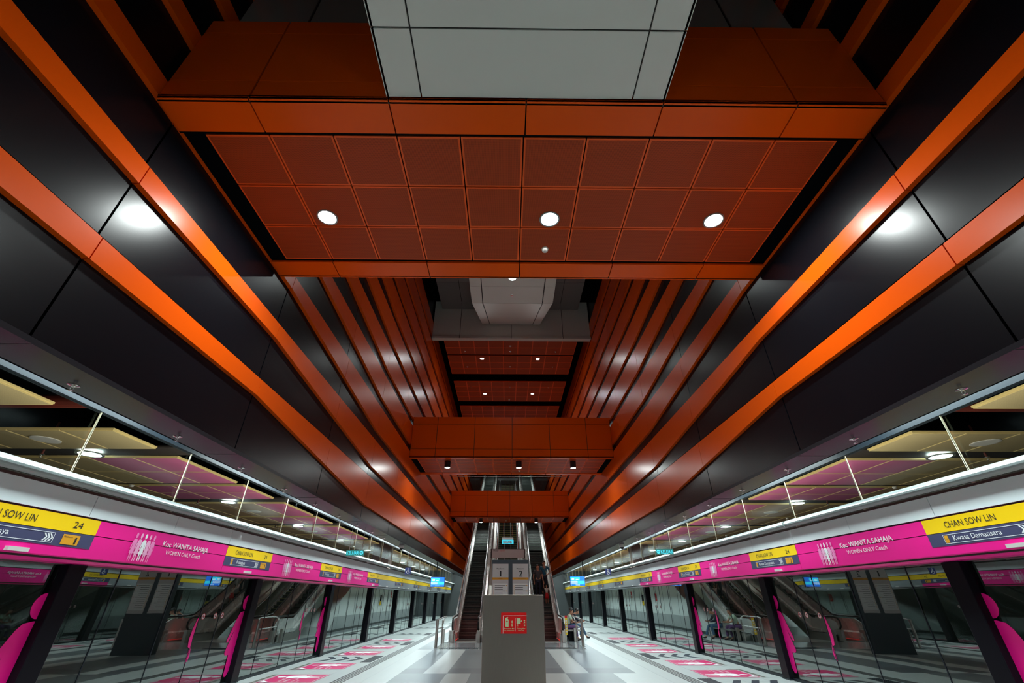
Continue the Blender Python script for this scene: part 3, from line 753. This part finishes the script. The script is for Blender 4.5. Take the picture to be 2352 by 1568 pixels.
# ================================================================== HOSE CABINET in front
t = thing('hose_reel_cabinet', 'brushed steel fire hose cabinet with red sign standing in the middle foreground', 'cabinet', (-.14, 8.0, 0))
MB().box(-.48, .48, 0, .45, .03, 1.7).build('body', CABINET, t, bevel=.006)
MB().box(-.46, .46, .02, .43, 0, .03).build('plinth', SKIRT, t)
sg = flat([rect(-.195, 1.185, .205, 1.46)], RED, t, fr_cam(0, -.006, 0), 'fire_sign')
flat([rect(-.165, 1.415, .205, 1.420), rect(-.165, 1.185, -.160, 1.420), rect(.028, 1.215, .031, 1.39)], WINK, sg, fr_cam(0, -.009, 0), 'sign_lines')
fl = lambda x, y, s_: [[(x+dx*s_, y+dy*s_) for dx, dy in ((-.5, .3+k), (-.35, .0+k), (.1, -.25+k), (.5, -.2+k), (.5, .05+k), (.45, .35+k), (.2, .05+k), (-.2, .12+k))] for k in (0, .75, 1.5, 2.25)]
flat([[(-.125, 1.275), (-.075, 1.275), (-.075, 1.362), (-.085, 1.375), (-.095, 1.385), (-.078, 1.393), (-.095, 1.402), (-.118, 1.392), (-.132, 1.375), (-.125, 1.365)]]
     + fl(-.028, 1.285, .028), LUME, sg, fr_cam(0, -.009, 0), 'extinguisher_symbol')
flat([rect(.048, 1.31, .11, 1.385), rect(.044, 1.385, .048, 1.39), rect(.062, 1.28, .068, 1.31), rect(.11, 1.345, .128, 1.351), [(.122, 1.335), (.136, 1.348), (.122, 1.361)]]
     + fl(.168, 1.29, .028), LUME, sg, fr_cam(0, -.009, 0), 'hose_reel_symbol')
flat([rect(-.112, 1.335, -.09, 1.352)], RED, sg, fr_cam(0, -.011, 0), 'gauge')
text('Pemadam Api', LUME, sg, fr_cam(0, -.009, 0), .155, .016, x0=-.145, y0=1.243, off=.01)
text('Fire Extinguisher', LUME, sg, fr_cam(0, -.009, 0), .16, .013, x0=-.147, y0=1.222)
text('Gelung Hos', LUME, sg, fr_cam(0, -.009, 0), .13, .016, x0=.052, y0=1.243, off=.01)
text('Hose Reel', LUME, sg, fr_cam(0, -.009, 0), .09, .013, x0=.072, y0=1.222)

# ================================================================== PLATFORM PYLON
t = thing('information_pylon', 'tall blue grey pylon with platform 1 and platform 2 line posters behind the steel cabinet', 'sign pylon', (-.11, 18, 0))
MB().box(-.68, .68, 0, .28, 0, 2.89).build('frame', FRAMEG, t, bevel=.008)
for x0, x1, d, dn in ((-.66, -.075, '1', 'Putrajaya'), (.075, .66, '2', 'Kwasa Damansara')):
    pp = flat([rect(x0, 1.2, x1, 2.76)], PAPER, t, fr_cam(0, -.006, 0), 'poster')
    W_ = x1-x0
    text('Platform', INK, pp, fr_cam(0, -.009, 0), .28, .05, x0=x0+.15, y0=2.575, off=.008)
    text(d, INK, pp, fr_cam(0, -.009, 0), .055 if d == '1' else .13, .20, x0=x0+(.265 if d == '1' else .235), y0=2.345, off=.0 if d == '1' else .012)
    flat([rect(x0, 2.245, x1, 2.315)], AMBER, pp, fr_cam(0, -.009, 0), 'amber_band')
    text(dn, INK, pp, fr_cam(0, -.011, 0), .16 if d == '1' else .28, .02, x0=x0+.2, y0=2.27)
    flat([rect(x0+.03, 1.3, x1-.03, 2.12)], WINK, pp, fr_cam(0, -.008, 0), 'line_list')
    flat([rect(x0+.09, 2.05-.06*i, x0+(.38 if i % 3 else .48), 2.065-.06*i) for i in range(12)], INK, pp, fr_cam(0, -.011, 0), 'list_rows')
    flat([rect(x0+.05, 1.36, x0+.06, 2.07)]+[rect(x0+.5, 2.045-.06*i, x0+.54, 2.07-.06*i) for i in (0, 3, 6)], AMBER, pp, fr_cam(0, -.011, 0), 'route_marks')
t = thing('hanging_sign', 'wide pale hanging sign reading Keluar above the pylon', 'hanging sign', (-.18, 30, 3.82))
MB().box(-1.08, 1.08, 0, .12, 0, .52).build('frame', BROWN, t)
MB().box(-1.0, 1.02, -.01, 0, .0, .49).build('face', PAPER, t)
text('T Keluar', INK, t, fr_cam(0, -.014, 0), .36, .07, x0=-.95, y0=.38, off=.01)
text('Kaunter', RED, t, fr_cam(0, -.014, 0), .34, .07, x0=-.52, y0=.38)
for x in (-.98, .86): MB().tube([(x, .06, .5), (x, 1.6, 2.66)], .02, 8).build('hanger_rod', BROWN, t)
def exit_sign(label, loc, rods, mirror=False):
    t = thing('exit_sign', label, 'exit sign', loc, 0, 'lit exit signs')
    MB().box(-.28, .28, 0, .04, 0, .155).build('sign_box', EXITG, t)
    text('KELUAR', EXITL, t, fr_cam(0, -.004, 0), .38, .10, x0=-.26 if not mirror else -.12, y0=.028, off=.012)
    xx = .2 if not mirror else -.2
    flat([disc(xx, .078, .055)], EXITL, t, fr_cam(0, -.004, 0), 'arrow_disc')
    q = 1 if not mirror else -1
    flat([[(xx-q*.035, .07), (xx+q*.005, .07), (xx+q*.005, .05), (xx+q*.04, .078), (xx+q*.005, .106), (xx+q*.005, .086), (xx-q*.035, .086)][::q]], EXITG, t, fr_cam(0, -.006, 0), 'arrow')
    for x in (-.2, .2): MB().tube([(x, .02, .155), (x, .02, rods-loc[2])], .006, 6).build('suspension_rod', CHROME, t)
    return t
exit_sign('lit KELUAR exit sign hanging over the left platform, arrow to the right', (-5.0, 15, 2.8), 4.62)
exit_sign('lit KELUAR exit sign hanging over the right platform, arrow at its left', (4.73, 15, 2.84), 4.62, True)
t = thing('exit_sign', 'small bright KELUAR exit sign hanging over the stairs under the farthest beam', 'exit sign', (-.19, 32.4, 4.86), 0, 'lit exit signs')
MB().box(-.4, .4, 0, .06, 0, .26).build('sign_box', EXITL, t)
MB().box(-.38, .38, 0, .06, .27, .40).build('driver_box', PAPER, t)
text('KELUAR', WINK, t, fr_cam(0, -.005, 0), .6, .16, x0=-.3, y0=.05, off=.015)
text('KELUAR', NAVY, t, fr_cam(0, -.004, 0), .6, .17, x0=-.315, y0=.04, off=.03)
for x in (-.3, .3): MB().tube([(x, .03, .4), (x, .03, 1.58)], .008, 6).build('suspension_rod', CHROME, t)

# ---- display screens, wheelchair signs
for s, x0, x1, z0, z1 in ((-1, -4.57, -3.77, 2.21, 2.71), (1, 3.36, 4.22, 2.26, 2.76)):
    nm = 'left' if s < 0 else 'right'
    t = thing('information_screen', 'glowing blue passenger information screen hanging over the %s platform' % nm, 'screen', ((x0+x1)/2, 28, z0), 0, 'hanging information screens')
    h = (x1-x0)/2; H = z1-z0
    MB().box(-h, h, 0, .09, 0, H).build('casing', NAVY, t)
    sc_ = flat([rect(-h+.02, .02, h-.02, H-.02)], SCR_B, t, fr_cam(0, -.004, 0), 'display')
    flat([rect(-h+.03, .28, h-.3, H-.06), [(-h+.05, .27), (-h+.3, .42), (0, .3), (.1, .27)]], SCR_C, sc_, fr_cam(0, -.006, 0), 'picture_area')
    flat([rect(-h+.03, .22-.045*i, .0, .245-.045*i) for i in range(3)]+[rect(-h+.1, .3, -h+.24, .38), rect(-.1, .3, .05, .34)], SCR_W, sc_, fr_cam(0, -.008, 0), 'timetable_rows')
    flat([rect(.02, .12, h-.03, .25)], SCR_C, sc_, fr_cam(0, -.007, 0), 'route_panel')
    flat([rect(-.12, .04, .12, .06), rect(-h+.04, .035, -h+.07, .065)], SCR_W, sc_, fr_cam(0, -.006, 0), 'ticker')
    xr = -.1 if s < 0 else .35
    MB().tube([(xr if s > 0 else -.1, .045, H), (xr if s > 0 else -.1, .045, 3.45-z0)], .025, 10).build('suspension_pole', MULL, t)
for s, x in ((-1, -4.3), (1, 4.05)):
    nm = 'left' if s < 0 else 'right'
    t = thing('wheelchair_sign', 'small dark blue wheelchair sign hanging over the %s platform' % nm, 'sign', (x, 20 if s < 0 else 20.6, 2.5), 0, 'hanging wheelchair signs')
    MB().box(-.12, .12, 0, .03, 0, .24).build('board', WBLUE, t)
    ringp = [[(.06*math.cos(a1), .085+.06*math.sin(a1)), (.06*math.cos(a2), .085+.06*math.sin(a2)), (.045*math.cos(a2), .085+.045*math.sin(a2)), (.045*math.cos(a1), .085+.045*math.sin(a1))] for a1, a2 in [(PI*.6+2*PI*i/16*.8, PI*.6+2*PI*(i+1)/16*.8) for i in range(16)]]
    flat(ringp+[disc(-.005, .205, .017, 10), rect(-.014, .10, .004, .185), rect(-.004, .10, .05, .115), rect(-.004, .145, .04, .155), [(.04, .115), (.05, .115), (.08, .06), (.07, .055)]], WINK, t, fr_cam(0, -.004, 0), 'wheelchair_symbol')
    MB().tube([(0, .015, .24), (0, .015, .95)], .006, 6).build('suspension_rod', CHROME, t)

# ================================================================== ESCALATORS AND STAIR
SL = math.tan(math.radians(30)); YS = 24.6; ZTOP = 12.6
YT = YS+ZTOP/SL
def escalator(label, xc, group):
    t = thing('escalator', label, 'escalator', (xc, 0, 0), 0, group)
    # steps
    pitch = .40; n0 = int((YT-YS)/pitch)
    first = None; k = 0
    y = 23.2
    mb = MB(); mb.box(-.45, .45, -.0, pitch*.985, -.08, 0, 0); mb.box(-.45, .45, 0, .02, -.26, -.12, 0); mb.box(-.45, .45, 0, .02, -.12, .002, 2)
    for j in range(28): mb.box(-.44+j*.032, -.44+j*.032+.014, .02, pitch*.98, 0, .006, 0)
    mb.box(-.45, .45, 0, .022, .002, .008, 1)
    me = mb.mesh('step', [STEP, STEPY, STEPR])
    while y < YT:
        z = max(0, (y+pitch*.5-YS))*SL
        if z < .02: z = 0
        o = bpy.data.objects.new('step', me); COL.objects.link(o); o.parent = t; o.location = (0, y, .02+z)
        y += pitch
    mb = MB(); mb.box(-.6, .6, 22.95, 23.22, .0, .025); mb.build('comb_plate', STEEL, t)
    top = lambda y: max(0, y-YS)*SL
    for sd in (-1, 1):
        # skirt + balustrade: one side
        pr = [(22.9, 0), (YS, 0), (YT, ZTOP), (YT, ZTOP+.30), (YS, .30), (22.9, .30)]
        MB().prism(pr, 'X', sd*.46, sd*.50).build('skirt_panel', STEEL_B, t)
        pr = [(23.0, .28), (YS, .28), (YT, ZTOP+.28), (YT, ZTOP+.86), (YS, .86), (23.2, .86), (22.85, .72), (22.8, .5)]
        MB().prism(pr, 'X', sd*.555, sd*.575).build('balustrade_panel', STEEL_B, t)
        q = []
        for yy, zz in ((22.95, 0), (YS, 0), (YT, ZTOP)): q += [(sd*.50, yy, zz+.30), (sd*.62, yy, zz+.44), (sd*.74, yy, zz+.44), (sd*.74, yy, zz+.28), (sd*.5, yy, zz+.28)]
        m_ = MB(); m_.add(q, [(5*i+j, 5*i+(j+1) % 5, 5*i+5+(j+1) % 5, 5*i+5+j) for i in (0, 1) for j in range(5)]+[(0, 1, 2, 3, 4), (10, 11, 12, 13, 14)]); m_.build('inner_deck', STEEL_B, t)
        pr = [(22.9, .27), (YS, .27), (YT, ZTOP+.27), (YT, ZTOP+.31), (YS, .31), (22.9, .31)]
        MB().prism(pr, 'X', sd*.47, sd*.74).build('deck_cover', STEEL_B, t)
        pts = [(sd*.565, 23.05, .42), (sd*.565, 22.78, .45), (sd*.565, 22.62, .58), (sd*.565, 22.6, .76), (sd*.565, 22.72, .9), (sd*.565, 22.95, .95), (sd*.565, YS-.3, .95), (sd*.565, YS+.2, 1.02), (sd*.565, YT, ZTOP+.93)]
        MB().tube(pts, .042, 12).build('handrail', RUBBER, t)
        MB().box(sd*.50, sd*.66, 22.62, 23.1, 0, .45).build('newel_base', CHROME if 0 else STEEL, t, bevel=.02)
        pr = [(22.95, -.0), (YS+.3, -.0), (YT, ZTOP-1.0), (YT, ZTOP+.27), (YS, .27), (22.95, .27)]
        MB().prism(pr, 'X', sd*.70, sd*.74).build('side_cladding', STEEL, t)
        MB().box(sd*.462, sd*.459, 23.2, 24.6, .04, .065).build('added_glow_strip', ADDED_REDGLOW, t)  # made-up glowing strip for the red tint on the bottom steps
    pr = [(YS+.4, .02), (YT, ZTOP-1.0), (YT, ZTOP-.95), (YS+.4, .07)]
    MB().prism(pr, 'X', -.7, .7).build('underside', STEEL, t)
    l = lamp(t, (0, 23.15, .5), 3.0, .4, (1, .06, .04), rot=(math.radians(72), 0, 0))  # added red light that tints the bottom steps
    return t
escalator('left escalator with black steps and polished steel sides', -2.05, 'pair of escalators')
er = escalator('right escalator with black steps, carrying two adults and a child', 1.68, 'pair of escalators')
# yellow safety notice on the right newel
pn = fr_cam(0, 0, 0)
t = thing('safety_notice', 'narrow yellow and red safety notice beside the right escalator entry', 'notice', (2.38, 22.58, .3))
MB().box(-.055, .055, 0, .02, 0, .7).build('board', YSIGN, t)
flat([rect(-.055, .62, .055, .7)], RED, t, fr_cam(0, -.003, 0), 'red_heading')
flat([rect(-.035, .08+.1*i, .035, .14+.1*i) for i in range(5)], PAPER, t, fr_cam(0, -.003, 0), 'symbol_panel')
# stair
t = thing('staircase', 'central stair with pale nosings rising between the two escalators', 'staircase', (-.19, 0, 0))
YB_ = 27.0; me = None
mb = MB(); mb.box(-.7, .7, 0, .30, -.17, 0, 0); mb.box(-.7, .7, -.01, .035, -.02, .004, 1)
me = mb.mesh('stair_step', [STEP, GRIP])
n = 0; y = YB_; z = .17
while z < ZTOP and n < 90:
    o = bpy.data.objects.new('stair_step', me); COL.objects.link(o); o.parent = t; o.location = (0, y, z); y += .29; z += .1675; n += 1
yt_, zt_ = y, z
for sd in (-1, 1):
    pr = [(YB_-.3, -.0), (YB_+.3, -.0), (yt_, zt_-.5), (yt_, zt_+.12), (YB_-.1, .15)]
    MB().prism(pr, 'X', sd*.70, sd*.76).build('stringer', PAPER, t)
    pr = [(YB_-.1, .15), (yt_, zt_+.15), (yt_, zt_+.95), (YB_-.1, .95)]
    MB().prism(pr, 'X', sd*.86, sd*1.10).build('side_wall', STEEL, t)
    MB().tube([(sd*.80, YB_-.3, 0), (sd*.80, YB_-.3, .9), (sd*.80, YB_, 1.0), (sd*.80, yt_, zt_+.95)], .022, 8).build('handrail', STEEL_B, t)
for x in (-.22, .22): MB().tube([(x, YB_-.1, 0), (x, YB_-.1, .85), (x, YB_+.2, .95), (x, yt_, zt_+.85)], .02, 8).build('centre_handrail', BROWN, t)
# upper landing
mb = MB(); mb.box(XL, XR, YT-.05, 53, ZTOP-.3, ZTOP)
struct('floor_upper', mb, DK, 'upper landing at the head of the escalators', 'floor')
# core below escalators
pr = [(27.6, 0), (54.9, 0), (54.9, 3.45), (34.2, 3.45), (27.6, .35)]
mb = MB(); mb.prism(pr, 'X', -2.9, 2.5, 0)
for s, x in ((-1, -2.9), (1, 2.5)):
    mb.prism([(27.6, 0), (54.9, 0), (54.9, .12), (27.6, .12)], 'X', x, x+s*.02, 1)
    mb.prism([(29, .12), (54.9, .12), (54.9, .75), (29.5, .75)], 'X', x, x+s*.012, 2)
    y = 30
    while y < 54: mb.box(x, x+s*.014, y, y+.01, .12, min(3.45, (y-27.6)*.47+.35), 3); y += 1.5
struct('wall_core', mb, [WALLW, SKIRT, DADO, MULL], 'pale panelled core under the escalators', 'wall')
for s, x in ((-1, -2.935), (1, 2.535)):
    nm = 'left' if s < 0 else 'right'
    for k, (y, z) in enumerate(((36, 1.5), (43, 1.7))):
        t = thing('wall_notice', 'small red notice on the %s side of the white core wall, %s' % (nm, ('nearer', 'farther')[k]), 'notice', (x, y, z), 0, 'red notices on the core wall')
        MB().box(-.01, .01, -.2, .2, 0, .45).build('board', RED, t)
        MB().box(-.014, .014, -.12, .12, .12, .18).build('white_line', WINK, t)
    t = thing('digital_clock_panel', 'narrow help panel with yellow plate on the %s side of the core wall' % nm, 'wall panel', (x, 39.5, 1.2), 0, 'help panels on the core wall')
    MB().box(-.02, .02, -.2, .2, .3, .7).build('dark_panel', POST, t); MB().box(-.02, .02, -.2, .2, 0, .28).build('yellow_plate', YSIGN, t)
# entry plates, grilles, end rails
mb = MB(); mb.box(-3.0, 2.8, 19.9, 22.95, 0, .004, 0)
tag(mb.build('entry_plate', mat('pale_metal_plate', (.50, .56, .58), .12, .3, noise=(4, .05))), 'pale metal floor plate in front of the escalators', 'floor plate')
for x0, x1, nm in ((-2.8, -1.3, 'left'), (1.15, 2.45, 'right')):
    t = thing('floor_grille', 'dark slotted floor grille before the %s escalator' % nm, 'grille', (x0, 20.05, .004), 0, 'floor grilles before the escalators')
    mb = MB(); n = 26
    for i in range(n): mb.box((x1-x0)*i/n, (x1-x0)*i/n+.028, 0, .5, 0, .008)
    mb.build('bar', MULL, t)
for s, x in ((-1, -3.0), (1, 2.84)):
    nm = 'left' if s < 0 else 'right'
    y0, y1 = (20.5, 22.2) if s < 0 else (21.05, 22.8)
    t = thing('end_railing', 'brushed steel guard rail beside the %s escalator entry' % nm, 'railing', (x, y0, 0), 0, 'guard rails at the escalator entries')
    MB().tube([(0, 0, 0), (0, 0, .93)], .055, 14).build('main_post', STEEL, t)
    MB().tube([(0, 0, 0), (0, 0, .012)], .1, 14).build('base_flange', STEEL, t)
    MB().tube([(0, y1-y0, 0), (0, y1-y0, .84)], .03, 12).build('rear_post', STEEL, t)
    MB().tube([(0, 0, .90), (-s*.12, .15, .96), (-s*.16, .4, .98), (-s*.16, y1-y0, .98), (-s*.05, y1-y0+.1, .9), (0, y1-y0, .62), (0, .1, .6)], .022, 10).build('top_rail', STEEL_B, t)
    MB().tube([(0, .25, 0), (0, .25, .6)], .02, 10).build('baluster', STEEL, t)
    MB().box(-.05, .05, y1-y0+.5, y1-y0+.6, 0, .5).build('bollard', STEEL, t)
# ledge bench on the right
t = thing('steel_bench', 'low dark bench against the right escalator side where two people sit', 'bench', (2.8, 23.4, 0))
MB().box(-.28, .32, 0, 2.6, .38, .43).build('seat', STEEL, t)
for y in (.2, 2.4): MB().box(-.2, .1, y-.03, y+.03, 0, .38).build('leg', POST, t)

# ================================================================== PEOPLE
SKIN = mat('skin', (.42, .20, .12), .5, noise=(6, .06)); HAIR = mat('black_hair', (.012, .01, .009), .5, noise=(30, .3))
TEAL = mat('teal_shirt', (.01, .10, .17), .7, noise=(8, .1)); GREYS = mat('dark_grey_shirt', (.05, .05, .055), .8, noise=(8, .15))
NAVYT = mat('navy_trousers', (.01, .014, .03), .8, noise=(8, .15)); REDS = mat('red_skirt', (.50, .008, .012), .7, noise=(8, .1))
CREAM = mat('cream_top', (.55, .52, .45), .8, noise=(8, .08)); MINT = mat('pale_green_shirt', (.45, .58, .45), .8, noise=(8, .08))
PURP = mat('purple_trousers', (.12, .05, .16), .8, noise=(8, .1)); JEANS = mat('blue_jeans', (.05, .11, .20), .8, noise=(8, .15))
SHOE = mat('dark_shoe', (.03, .012, .014), .5, noise=(8, .1)); EYEW = mat('eye_white', (.8, .8, .78), .3, noise=(8, .02))
STRAP = mat('tan_strap', (.35, .25, .10), .6, noise=(8, .1))
def skin_mesh(name, verts, edges, m, parent, root=0, sub=1):
    me = bpy.data.meshes.new(name); bm = bmesh.new(); lay = bm.verts.layers.skin.verify()
    vs = []
    for i, (p, r) in enumerate(verts):
        v = bm.verts.new(p); v[lay].radius = (r, r) if not isinstance(r, tuple) else r; v[lay].use_root = (i == root); vs.append(v)
    for a, b in edges: bm.edges.new((vs[a], vs[b]))
    bm.to_mesh(me); bm.free(); me.materials.append(m)
    o = bpy.data.objects.new(name, me); COL.objects.link(o)
    if parent: o.parent = parent
    sk = o.modifiers.new('skin', 'SKIN'); sk.use_smooth_shade = True
    sb = o.modifiers.new('subsurf', 'SUBSURF'); sb.levels = sub; sb.render_levels = sub
    return o
def V(*a): return Vector(a)
def person(label, loc, rz, J_, top, bottom, h=1.0, skirt=False, long_sleeve=False, hair='short', group=None, extra=None):
    """J_: joints in metres for a 1.65 m adult, facing -Y; scaled by h"""
    t = thing('person', label, 'person', loc, rz, group); t.scale = (h, h, h)
    P = {k: V(*v) for k, v in J_.items()}
    pel, chest, neck, head = P['pelvis'], P['chest'], P['neck'], P['head']
    vs = [(pel, .125), ((pel+chest)/2, .115), (chest, (.15, .11)), (neck, .055), (head-V(0, 0, .05)+P.get('face', V(0, -1, 0))*.01, .075), (head+V(0, 0, .03), .088), (head+V(0, 0, .085), .06)]
    es = [(0, 1), (1, 2), (2, 3), (3, 4), (4, 5), (5, 6)]
    for sd in ('l', 'r'):
        sh, el, wr, hd = P['sh_'+sd], P['el_'+sd], P['wr_'+sd], P['ha_'+sd]
        n = len(vs); vs += [(sh, .055), ((sh+el)/2, .047), (el, .038), ((el+wr)/2, .035), (wr, .026), ((wr+hd)/2, (.034, .022)), (hd, (.03, .018))]
        es += [(2, n)]+[(n+i, n+i+1) for i in range(6)]
        d = (hd-wr).normalized(); side_ = d.cross(V(0, 1, 0)); side_ = side_.normalized() if side_.length > .1 else V(1, 0, 0)
        for f_, (o_, L_) in enumerate(((-.024, .062), (-.008, .074), (.008, .07), (.024, .055))):
            m_ = len(vs); b_ = hd+side_*o_
            vs += [(b_+d*.02, .0085), (b_+d*(.02+L_*.55)+V(0, 0, -.004), .008), (b_+d*(.02+L_)+V(0, -.008, -.012), .0065)]
            es += [(n+6, m_), (m_, m_+1), (m_+1, m_+2)]
        m_ = len(vs); b_ = (wr+hd)/2+side_*.03
        vs += [(b_+d*.01, .011), (b_+d*.04+side_*.012, .009)]; es += [(n+5, m_), (m_, m_+1)]
        hp, kn, an, to = P['hip_'+sd], P['kn_'+sd], P['an_'+sd], P['to_'+sd]
        n = len(vs); vs += [(hp, .088), ((hp+kn)/2, .075), (kn, .055), (kn*.6+an*.4, .055), (an, .036), (an*.4+to*.6-V(0, 0, .02), .034), (to, .026)]
        es += [(0, n)]+[(n+i, n+i+1) for i in range(6)]
    skin_mesh('body', vs, es, SKIN, t)
    # top
    vs = [(pel+V(0, 0, -.03), .150), ((pel+chest)/2, .138), (chest, (.17, .13)), (chest*.3+neck*.7, .075)]; es = [(0, 1), (1, 2), (2, 3)]
    for sd in ('l', 'r'):
        sh, el, wr = P['sh_'+sd], P['el_'+sd], P['wr_'+sd]; n = len(vs)
        if long_sleeve: vs += [(sh, .07), (el, .055), (wr, .042)]; es += [(2, n), (n, n+1), (n+1, n+2)]
        else: vs += [(sh, .072), (sh*.35+el*.65, .064)]; es += [(2, n), (n, n+1)]
    skin_mesh('shirt', vs, es, top, t)
    if skirt:
        mb = MB(); c = pel; mb.lathe([(.125, .08), (.15, -.05), (.20, -.22), (.25, -.44), (.235, -.44), (.1, .0)], (c.x, c.y, c.z), 22)
        mb.build('skirt', bottom, t, smooth=True)
    else:
        vs = [(pel+V(0, 0, .02), .135)]; es = []
        for sd in ('l', 'r'):
            hp, kn, an = P['hip_'+sd], P['kn_'+sd], P['an_'+sd]; n = len(vs)
            vs += [(hp, .10), ((hp+kn)/2, .088), (kn, .07), (an+V(0, 0, .03), .055)]; es += [(0, n), (n, n+1), (n+1, n+2), (n+2, n+3)]
        skin_mesh('trousers', vs, es, bottom, t)
    for sd in ('l', 'r'):
        an, to = P['an_'+sd], P['to_'+sd]
        skin_mesh('shoe', [(an-V(0, 0, .035), .045), ((an+to)/2-V(0, 0, .03), .046), (to-V(0, 0, .01), .036)], [(0, 1), (1, 2)], SHOE, t)
    # hair, face
    fd = P.get('face', V(0, -1, 0)).normalized(); up = V(0, 0, 1); rt = fd.cross(up).normalized(); up2 = rt.cross(fd)
    hc_ = head+V(0, 0, .045)-fd*.018
    mb = MB()
    for i in range(7):
        for j in range(14):
            a0, a1 = i*PI*.56/7, (i+1)*PI*.56/7; b0, b1 = 2*PI*j/14, 2*PI*(j+1)/14
            q = [hc_+up2*math.cos(a)*.108+(rt*math.cos(b)+(-fd)*math.sin(b))*math.sin(a)*.1+(fd*-.018 if math.sin(b) > 0 else fd*-.012*0) for a, b in ((a0, b0), (a1, b0), (a1, b1), (a0, b1))]
            if math.sin((b0+b1)/2) < -.3 and i > 3: continue
            mb.add(q, [(0, 1, 2, 3)])
    mb.build('hair', HAIR, t, smooth=True)
    if hair == 'long':
        skin_mesh('ponytail', [(hc_-fd*.09, .05), (hc_-fd*.12-V(0, 0, .12), .04), (hc_-fd*.11-V(0, 0, .25), .02)], [(0, 1), (1, 2)], HAIR, t)
    for e_ in (-1, 1):
        c = head+fd*.083+rt*e_*.03+V(0, 0, .02)
        MB().lathe([(.004, -.007), (.011, 0), (.004, .007)], tuple(c), 8).build('eye', EYEW, t)
        c2 = c+fd*.008; MB().lathe([(.002, -.004), (.005, 0), (.002, .004)], tuple(c2), 6).build('pupil', HAIR, t)
        c = head+rt*e_*.088-V(0, 0, .0)
        MB().lathe([(.006, -.03), (.016, -.005), (.018, .015), (.006, .03)], tuple(c), 8).build('ear', SKIN, t)
    c = head+fd*.092-V(0, 0, .012); MB().lathe([(.014, -.018), (.010, 0), (.004, .025)], tuple(c), 6).build('nose', SKIN, t)
    c = head+fd*.080-V(0, 0, .05)
    MB().box(c.x-.022, c.x+.022, c.y-.006, c.y+.006, c.z-.004, c.z+.004).build('mouth', mat('lips', (.25, .06, .05), .5, noise=(5, .05)) if 'lips' not in bpy.data.materials else bpy.data.materials['lips'], t)
    if extra: extra(t, P)
    return t
stand = dict(pelvis=(0, 0, .90), chest=(0, .0, 1.25), neck=(0, .0, 1.42), head=(0, -.01, 1.535), face=(0, -1, -.05),
             sh_l=(.18, 0, 1.35), el_l=(.24, .03, 1.08), wr_l=(.22, -.08, .86), ha_l=(.215, -.11, .79),
             sh_r=(-.18, 0, 1.35), el_r=(-.24, .03, 1.08), wr_r=(-.23, -.05, .84), ha_r=(-.225, -.07, .77),
             hip_l=(.09, 0, .85), kn_l=(.10, -.02, .48), an_l=(.10, .02, .085), to_l=(.11, -.14, .045),
             hip_r=(-.09, 0, .85), kn_r=(-.10, -.02, .48), an_r=(-.10, .02, .085), to_r=(-.11, -.14, .045))
def ez(y): return .02+max(0, math.floor((y-23.2)/.4)*.4+23.2+.2-YS)*SL
man = dict(stand)
def strap(t, P):
    MB().tube([P['sh_r']+V(.06, -.1, .05), P['chest']+V(.02, -.155, -.02), P['pelvis']+V(.14, -.14, .08)], .012, 6).build('bag_strap', STRAP, t)
akimbo = dict(stand); akimbo.update(el_l=(.38, .06, 1.12), wr_l=(.20, -.04, .98), ha_l=(.15, -.06, .95))
hold = dict(stand); hold.update(el_l=(.25, -.02, 1.07), wr_l=(.27, -.14, .84), ha_l=(.28, -.18, .78))
y1 = 27.45
person('adult in dark grey shirt and navy trousers standing on the right escalator', (1.50, y1, ez(y1)), .1, hold, GREYS, NAVYT, 1.0, hair='short', group='people')
y2 = 27.75
person('adult in teal shirt with a shoulder strap and hand on hip on the right escalator', (1.88, y2, ez(y2)), 0, akimbo, TEAL, NAVYT, .98, group='people', extra=strap)
kid = dict(stand); kid.update(el_r=(-.27, -.02, 1.4), wr_r=(-.30, -.05, 1.6), ha_r=(-.31, -.06, 1.68), head=(0, -.01, 1.56))
y3 = 27.05
person('small child in cream top and red skirt on the right escalator', (1.93, y3, ez(y3)), 0, kid, CREAM, REDS, .53, skirt=True, hair='long', group='people')
# seated figures face +X: built facing -Y and turned
sit = dict(pelvis=(0, .08, .53), chest=(0, -.04, .86), neck=(0, -.12, 1.02), head=(0, -.19, 1.12), face=(0, -1, -.6),
           sh_l=(.18, -.06, .95), el_l=(.22, -.22, .72), wr_l=(.13, -.42, .68), ha_l=(.10, -.48, .70),
           sh_r=(-.18, -.06, .95), el_r=(-.22, -.22, .72), wr_r=(-.13, -.42, .68), ha_r=(-.10, -.48, .70),
           hip_l=(.10, .06, .51), kn_l=(.14, -.38, .52), an_l=(.13, -.42, .09), to_l=(.14, -.60, .045),
           hip_r=(-.10, .06, .51), kn_r=(-.14, -.38, .52), an_r=(-.13, -.30, .09), to_r=(-.14, -.46, .045))
def phone(t, P):
    c = (P['ha_l']+P['ha_r'])/2+V(0, -.03, .03); MB().box(c.x-.035, c.x+.035, c.y-.01, c.y+.0, c.z-.05, c.z+.07).build('phone', POST, t)
person('person in pale green shirt and purple trousers sitting on the steel bench', (2.62, 23.9, 0), PI/2, sit, MINT, PURP, 1.0, long_sleeve=False, group='people', extra=phone)
sit2 = dict(sit); sit2.update(head=(0, -.24, 1.08), face=(0, -1, -.8), kn_l=(.14, -.42, .50), an_l=(.13, -.62, .09), to_l=(.14, -.80, .045))
person('person in dark top and blue jeans bending forward on the far end of the bench', (3.0, 25.0, 0), PI/2, sit2, NAVYT, JEANS, 1.0, long_sleeve=True, group='people')
